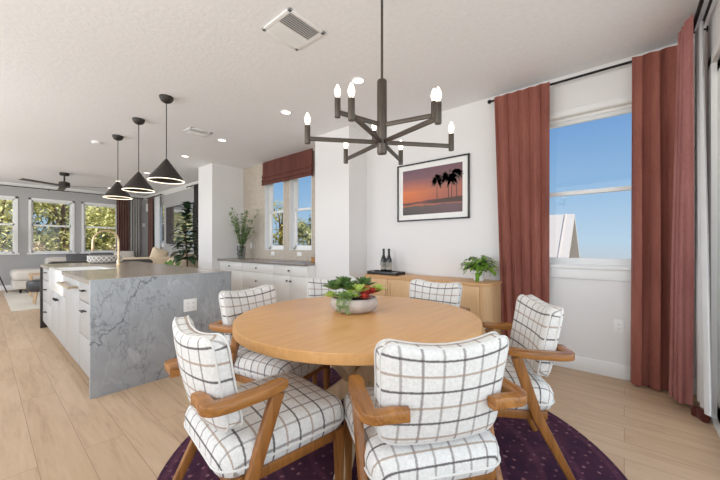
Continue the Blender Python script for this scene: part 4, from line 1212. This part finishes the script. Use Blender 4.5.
m = MB(); m.prism([(-2.85, y0+.35, 0), (2.85, y0+.35, 0), (2.85, y0+.35, zr-2.75), (0, y0+.35, zr-.14), (-2.85, y0+.35, zr-2.75)], (0, y1-y0-.7, 0)); m.build('wall', 'siding_grey', hs)

def tree(label, x, y, h, r, mat, seed, nl=900, group='trees beyond the far windows', palm_=False, ls=.2):
    rnd = random.Random(seed); t = thing('tree', label, 'tree', (x, y, GZ), group=group)
    m = MB().tube([(0, 0, 0), (.1, .05, h*.35), (-.05, .1, h*.7), (0, 0, h*.9)], [.2, .16, .1, .03], 8)
    blobs = []
    for k in range(14):
        a = rnd.uniform(0, 2*PI); rr = r*rnd.uniform(.1, .75); zz_ = h*rnd.uniform(.28, .92)
        c = Vector((rr*math.cos(a), rr*math.sin(a), zz_)); blobs.append((c, r*rnd.uniform(.3, .5)))
        m.tube([(0, .05, zz_*.6), c*.6+Vector((0, 0, zz_*.36)), c], [.06, .04, .02], 5)
    m.build('trunk', 'bark', t)
    m = MB()
    for k in range(nl):
        c, br_ = blobs[k % len(blobs)]
        u = rnd.uniform(-1, 1); a = rnd.uniform(0, 2*PI); q = math.sqrt(1-u*u); rr = br_*rnd.uniform(.5, 1.05)
        p = c+Vector((q*math.cos(a), q*math.sin(a), u))*rr
        d = Vector((rnd.uniform(-1, 1), rnd.uniform(-1, 1), rnd.uniform(-.7, .5)))
        m.leaf(p, d, ls*rnd.uniform(.7, 1.3), ls*.5, .2, .2, 2)
    m.build('foliage', mat, t, sharp=80)
    return t
TL = 'leafy tree with yellow-green foliage filling the far windows'
TD = 'darker olive tree standing behind the yellow-green ones'
TB = 'low brown shrub seen in the lower panes of the far windows'
for i, (x, y, h, r) in enumerate(((-4.6, 18.5, 7.6, 1.9), (-2.2, 20.0, 8.2, 2.0), (.3, 18.2, 7.4, 1.8), (2.4, 19.5, 7.8, 1.9), (4.6, 18.4, 7.5, 2.0), (6.6, 20.2, 8.0, 2.0))):
    tree(TL, x, y, h, r, 'leaf_tree', 30+i, 3000)
for i, (x, y, h, r) in enumerate(((-6.5, 24, 9.8, 3.0), (-2.5, 25, 9.6, 3.0), (1.5, 24.5, 9.8, 3.0), (5.0, 25, 9.6, 3.0), (9, 26, 9.6, 3.0))):
    tree(TD, x, y, h, r, 'leaf_tree_dark', 50+i, 5200, ls=.3)
for i, (x, y, h, r) in enumerate(((-4.6, 22.2, 8.6, 2.2), (-.6, 22.0, 8.8, 2.2), (3.2, 22.2, 8.6, 2.2), (7.4, 23, 8.8, 2.2))):
    tree(TD, x, y, h, r, 'leaf_tree_dark', 60+i, 4500, ls=.26)
for i, (x, y, h, r) in enumerate(((-3.3, 16.6, 4.4, 1.2), (-1.2, 16.8, 4.3, 1.2), (.7, 16.3, 4.5, 1.15), (2.4, 16.8, 4.4, 1.2), (4.2, 17, 4.3, 1.2))):
    tree(TB, x, y, h, r, 'leaf_tree_brown', 70+i, 1800, ls=.17)
tree('yellow palm-like tree in the left buffet window', 9.3, 12.6, 6.7, 1.2, 'leaf_palm', 90, 2400, group=None)
tree('grey-green tree low in the right buffet window', 9.4, 10.3, 6.1, 1.05, 'leaf_tree_dark', 91, 2400, group=None)

# ------------------------------------------------------------------ light
w = bpy.data.worlds.new('World'); scene.world = w; w.use_nodes = True
nt = w.node_tree; bg = nt.nodes['Background']
tc = nt.nodes.new('ShaderNodeTexCoord'); sx_ = nt.nodes.new('ShaderNodeSeparateXYZ'); nt.links.new(tc.outputs['Generated'], sx_.inputs[0])
mr = nt.nodes.new('ShaderNodeMapRange'); mr.inputs['From Min'].default_value = -.3; mr.inputs['From Max'].default_value = .7; nt.links.new(sx_.outputs[2], mr.inputs['Value'])
rp = nt.nodes.new('ShaderNodeValToRGB'); e = rp.color_ramp.elements
stops = [(0, srgb(170, 165, 155)), (.26, srgb(196, 206, 216)), (.31, srgb(186, 214, 236)), (.45, srgb(146, 190, 232)), (.68, srgb(98, 152, 220)), (1, srgb(78, 130, 210))]
while len(e) < len(stops): e.new(.5)
for el, (p, c) in zip(e, stops): el.position = p; el.color = c
nt.links.new(mr.outputs[0], rp.inputs[0]); nt.links.new(rp.outputs[0], bg.inputs['Color'])
bg.inputs['Strength'].default_value = 1.0

def lamp(name, typ, loc, energy, color=(1, 1, 1), size=1, sy=None, aim=None, **kw):
    l = bpy.data.lights.new(name, typ); l.energy = energy; l.color = color
    if typ == 'AREA':
        l.size = size
        if sy: l.shape = 'RECTANGLE'; l.size_y = sy
    elif typ == 'SUN': l.angle = R(2)
    else: l.shadow_soft_size = size
    for k, v in kw.items(): setattr(l, k, v)
    o = bpy.data.objects.new(name, l); col.objects.link(o); o.location = loc
    if aim is not None:
        o.rotation_euler = (Vector(aim)-Vector(loc)).to_track_quat('-Z', 'Y').to_euler()
    return o
lamp('sun', 'SUN', (0, 0, 20), 8, (1, .96, .9), aim=(4.0, 15.0, 0))
# unseen area lamps: fills added left and near, daylight stand-in outside the door
lamp('fill_left', 'AREA', (-2.5, 6.5, 1.5), 135, (.9, .95, 1), 9, 2.4, aim=(3, 6.5, 1.3))
lamp('fill_near', 'AREA', (-2.3, .6, 1.6), 36, (.93, .96, 1), 2.6, 2.2, aim=(3, 1.6, 1.2))
lamp('daylight_door', 'AREA', (.9, -1.15, 1.4), 60, (.86, .93, 1), 4.2, 2.2, aim=(.9, 3, 1.2))
# unseen uplights added to brighten the ceiling
lamp('ceiling_fill_near', 'AREA', (-1.2, 1.7, 1.9), 20, (.94, .97, 1), .8, .8, aim=(.9, 1.5, ZC))
lamp('ceiling_fill_kitchen', 'AREA', (-2.2, 5.0, 1.6), 40, (.96, .98, 1), 1.5, .8, aim=(.8, 6.0, ZC))
lamp('ceiling_fill_living', 'AREA', (-2.2, 9.6, 1.6), 40, (.96, .98, 1), 1.5, .8, aim=(1.2, 9.8, ZC))
for x, y, _ in CAN:
    lamp('can_lamp', 'SPOT', (x, y, ZC-.02), 10, (1, .95, .88), .05, aim=(x, y, 0), spot_size=R(120), spot_blend=.8)

# ------------------------------------------------------------------ camera
cam = bpy.data.cameras.new('Camera'); co = bpy.data.objects.new('Camera', cam); col.objects.link(co); scene.camera = co
F, V0, YAW, HC = 316.0, 245.2, R(50.1), 1.18
cam.sensor_fit = 'HORIZONTAL'; cam.sensor_width = 36; cam.lens = F/720*36
cam.shift_y = (V0-240)/720
co.location = (0, 0, HC); co.rotation_euler = (PI/2, 0, -YAW)
cam.clip_start = .05; cam.clip_end = 200
scene.view_settings.view_transform = 'Standard'; scene.view_settings.look = 'None'
scene.view_settings.exposure = -.17; scene.view_settings.gamma = 1.1
scene.cycles.use_denoising = True
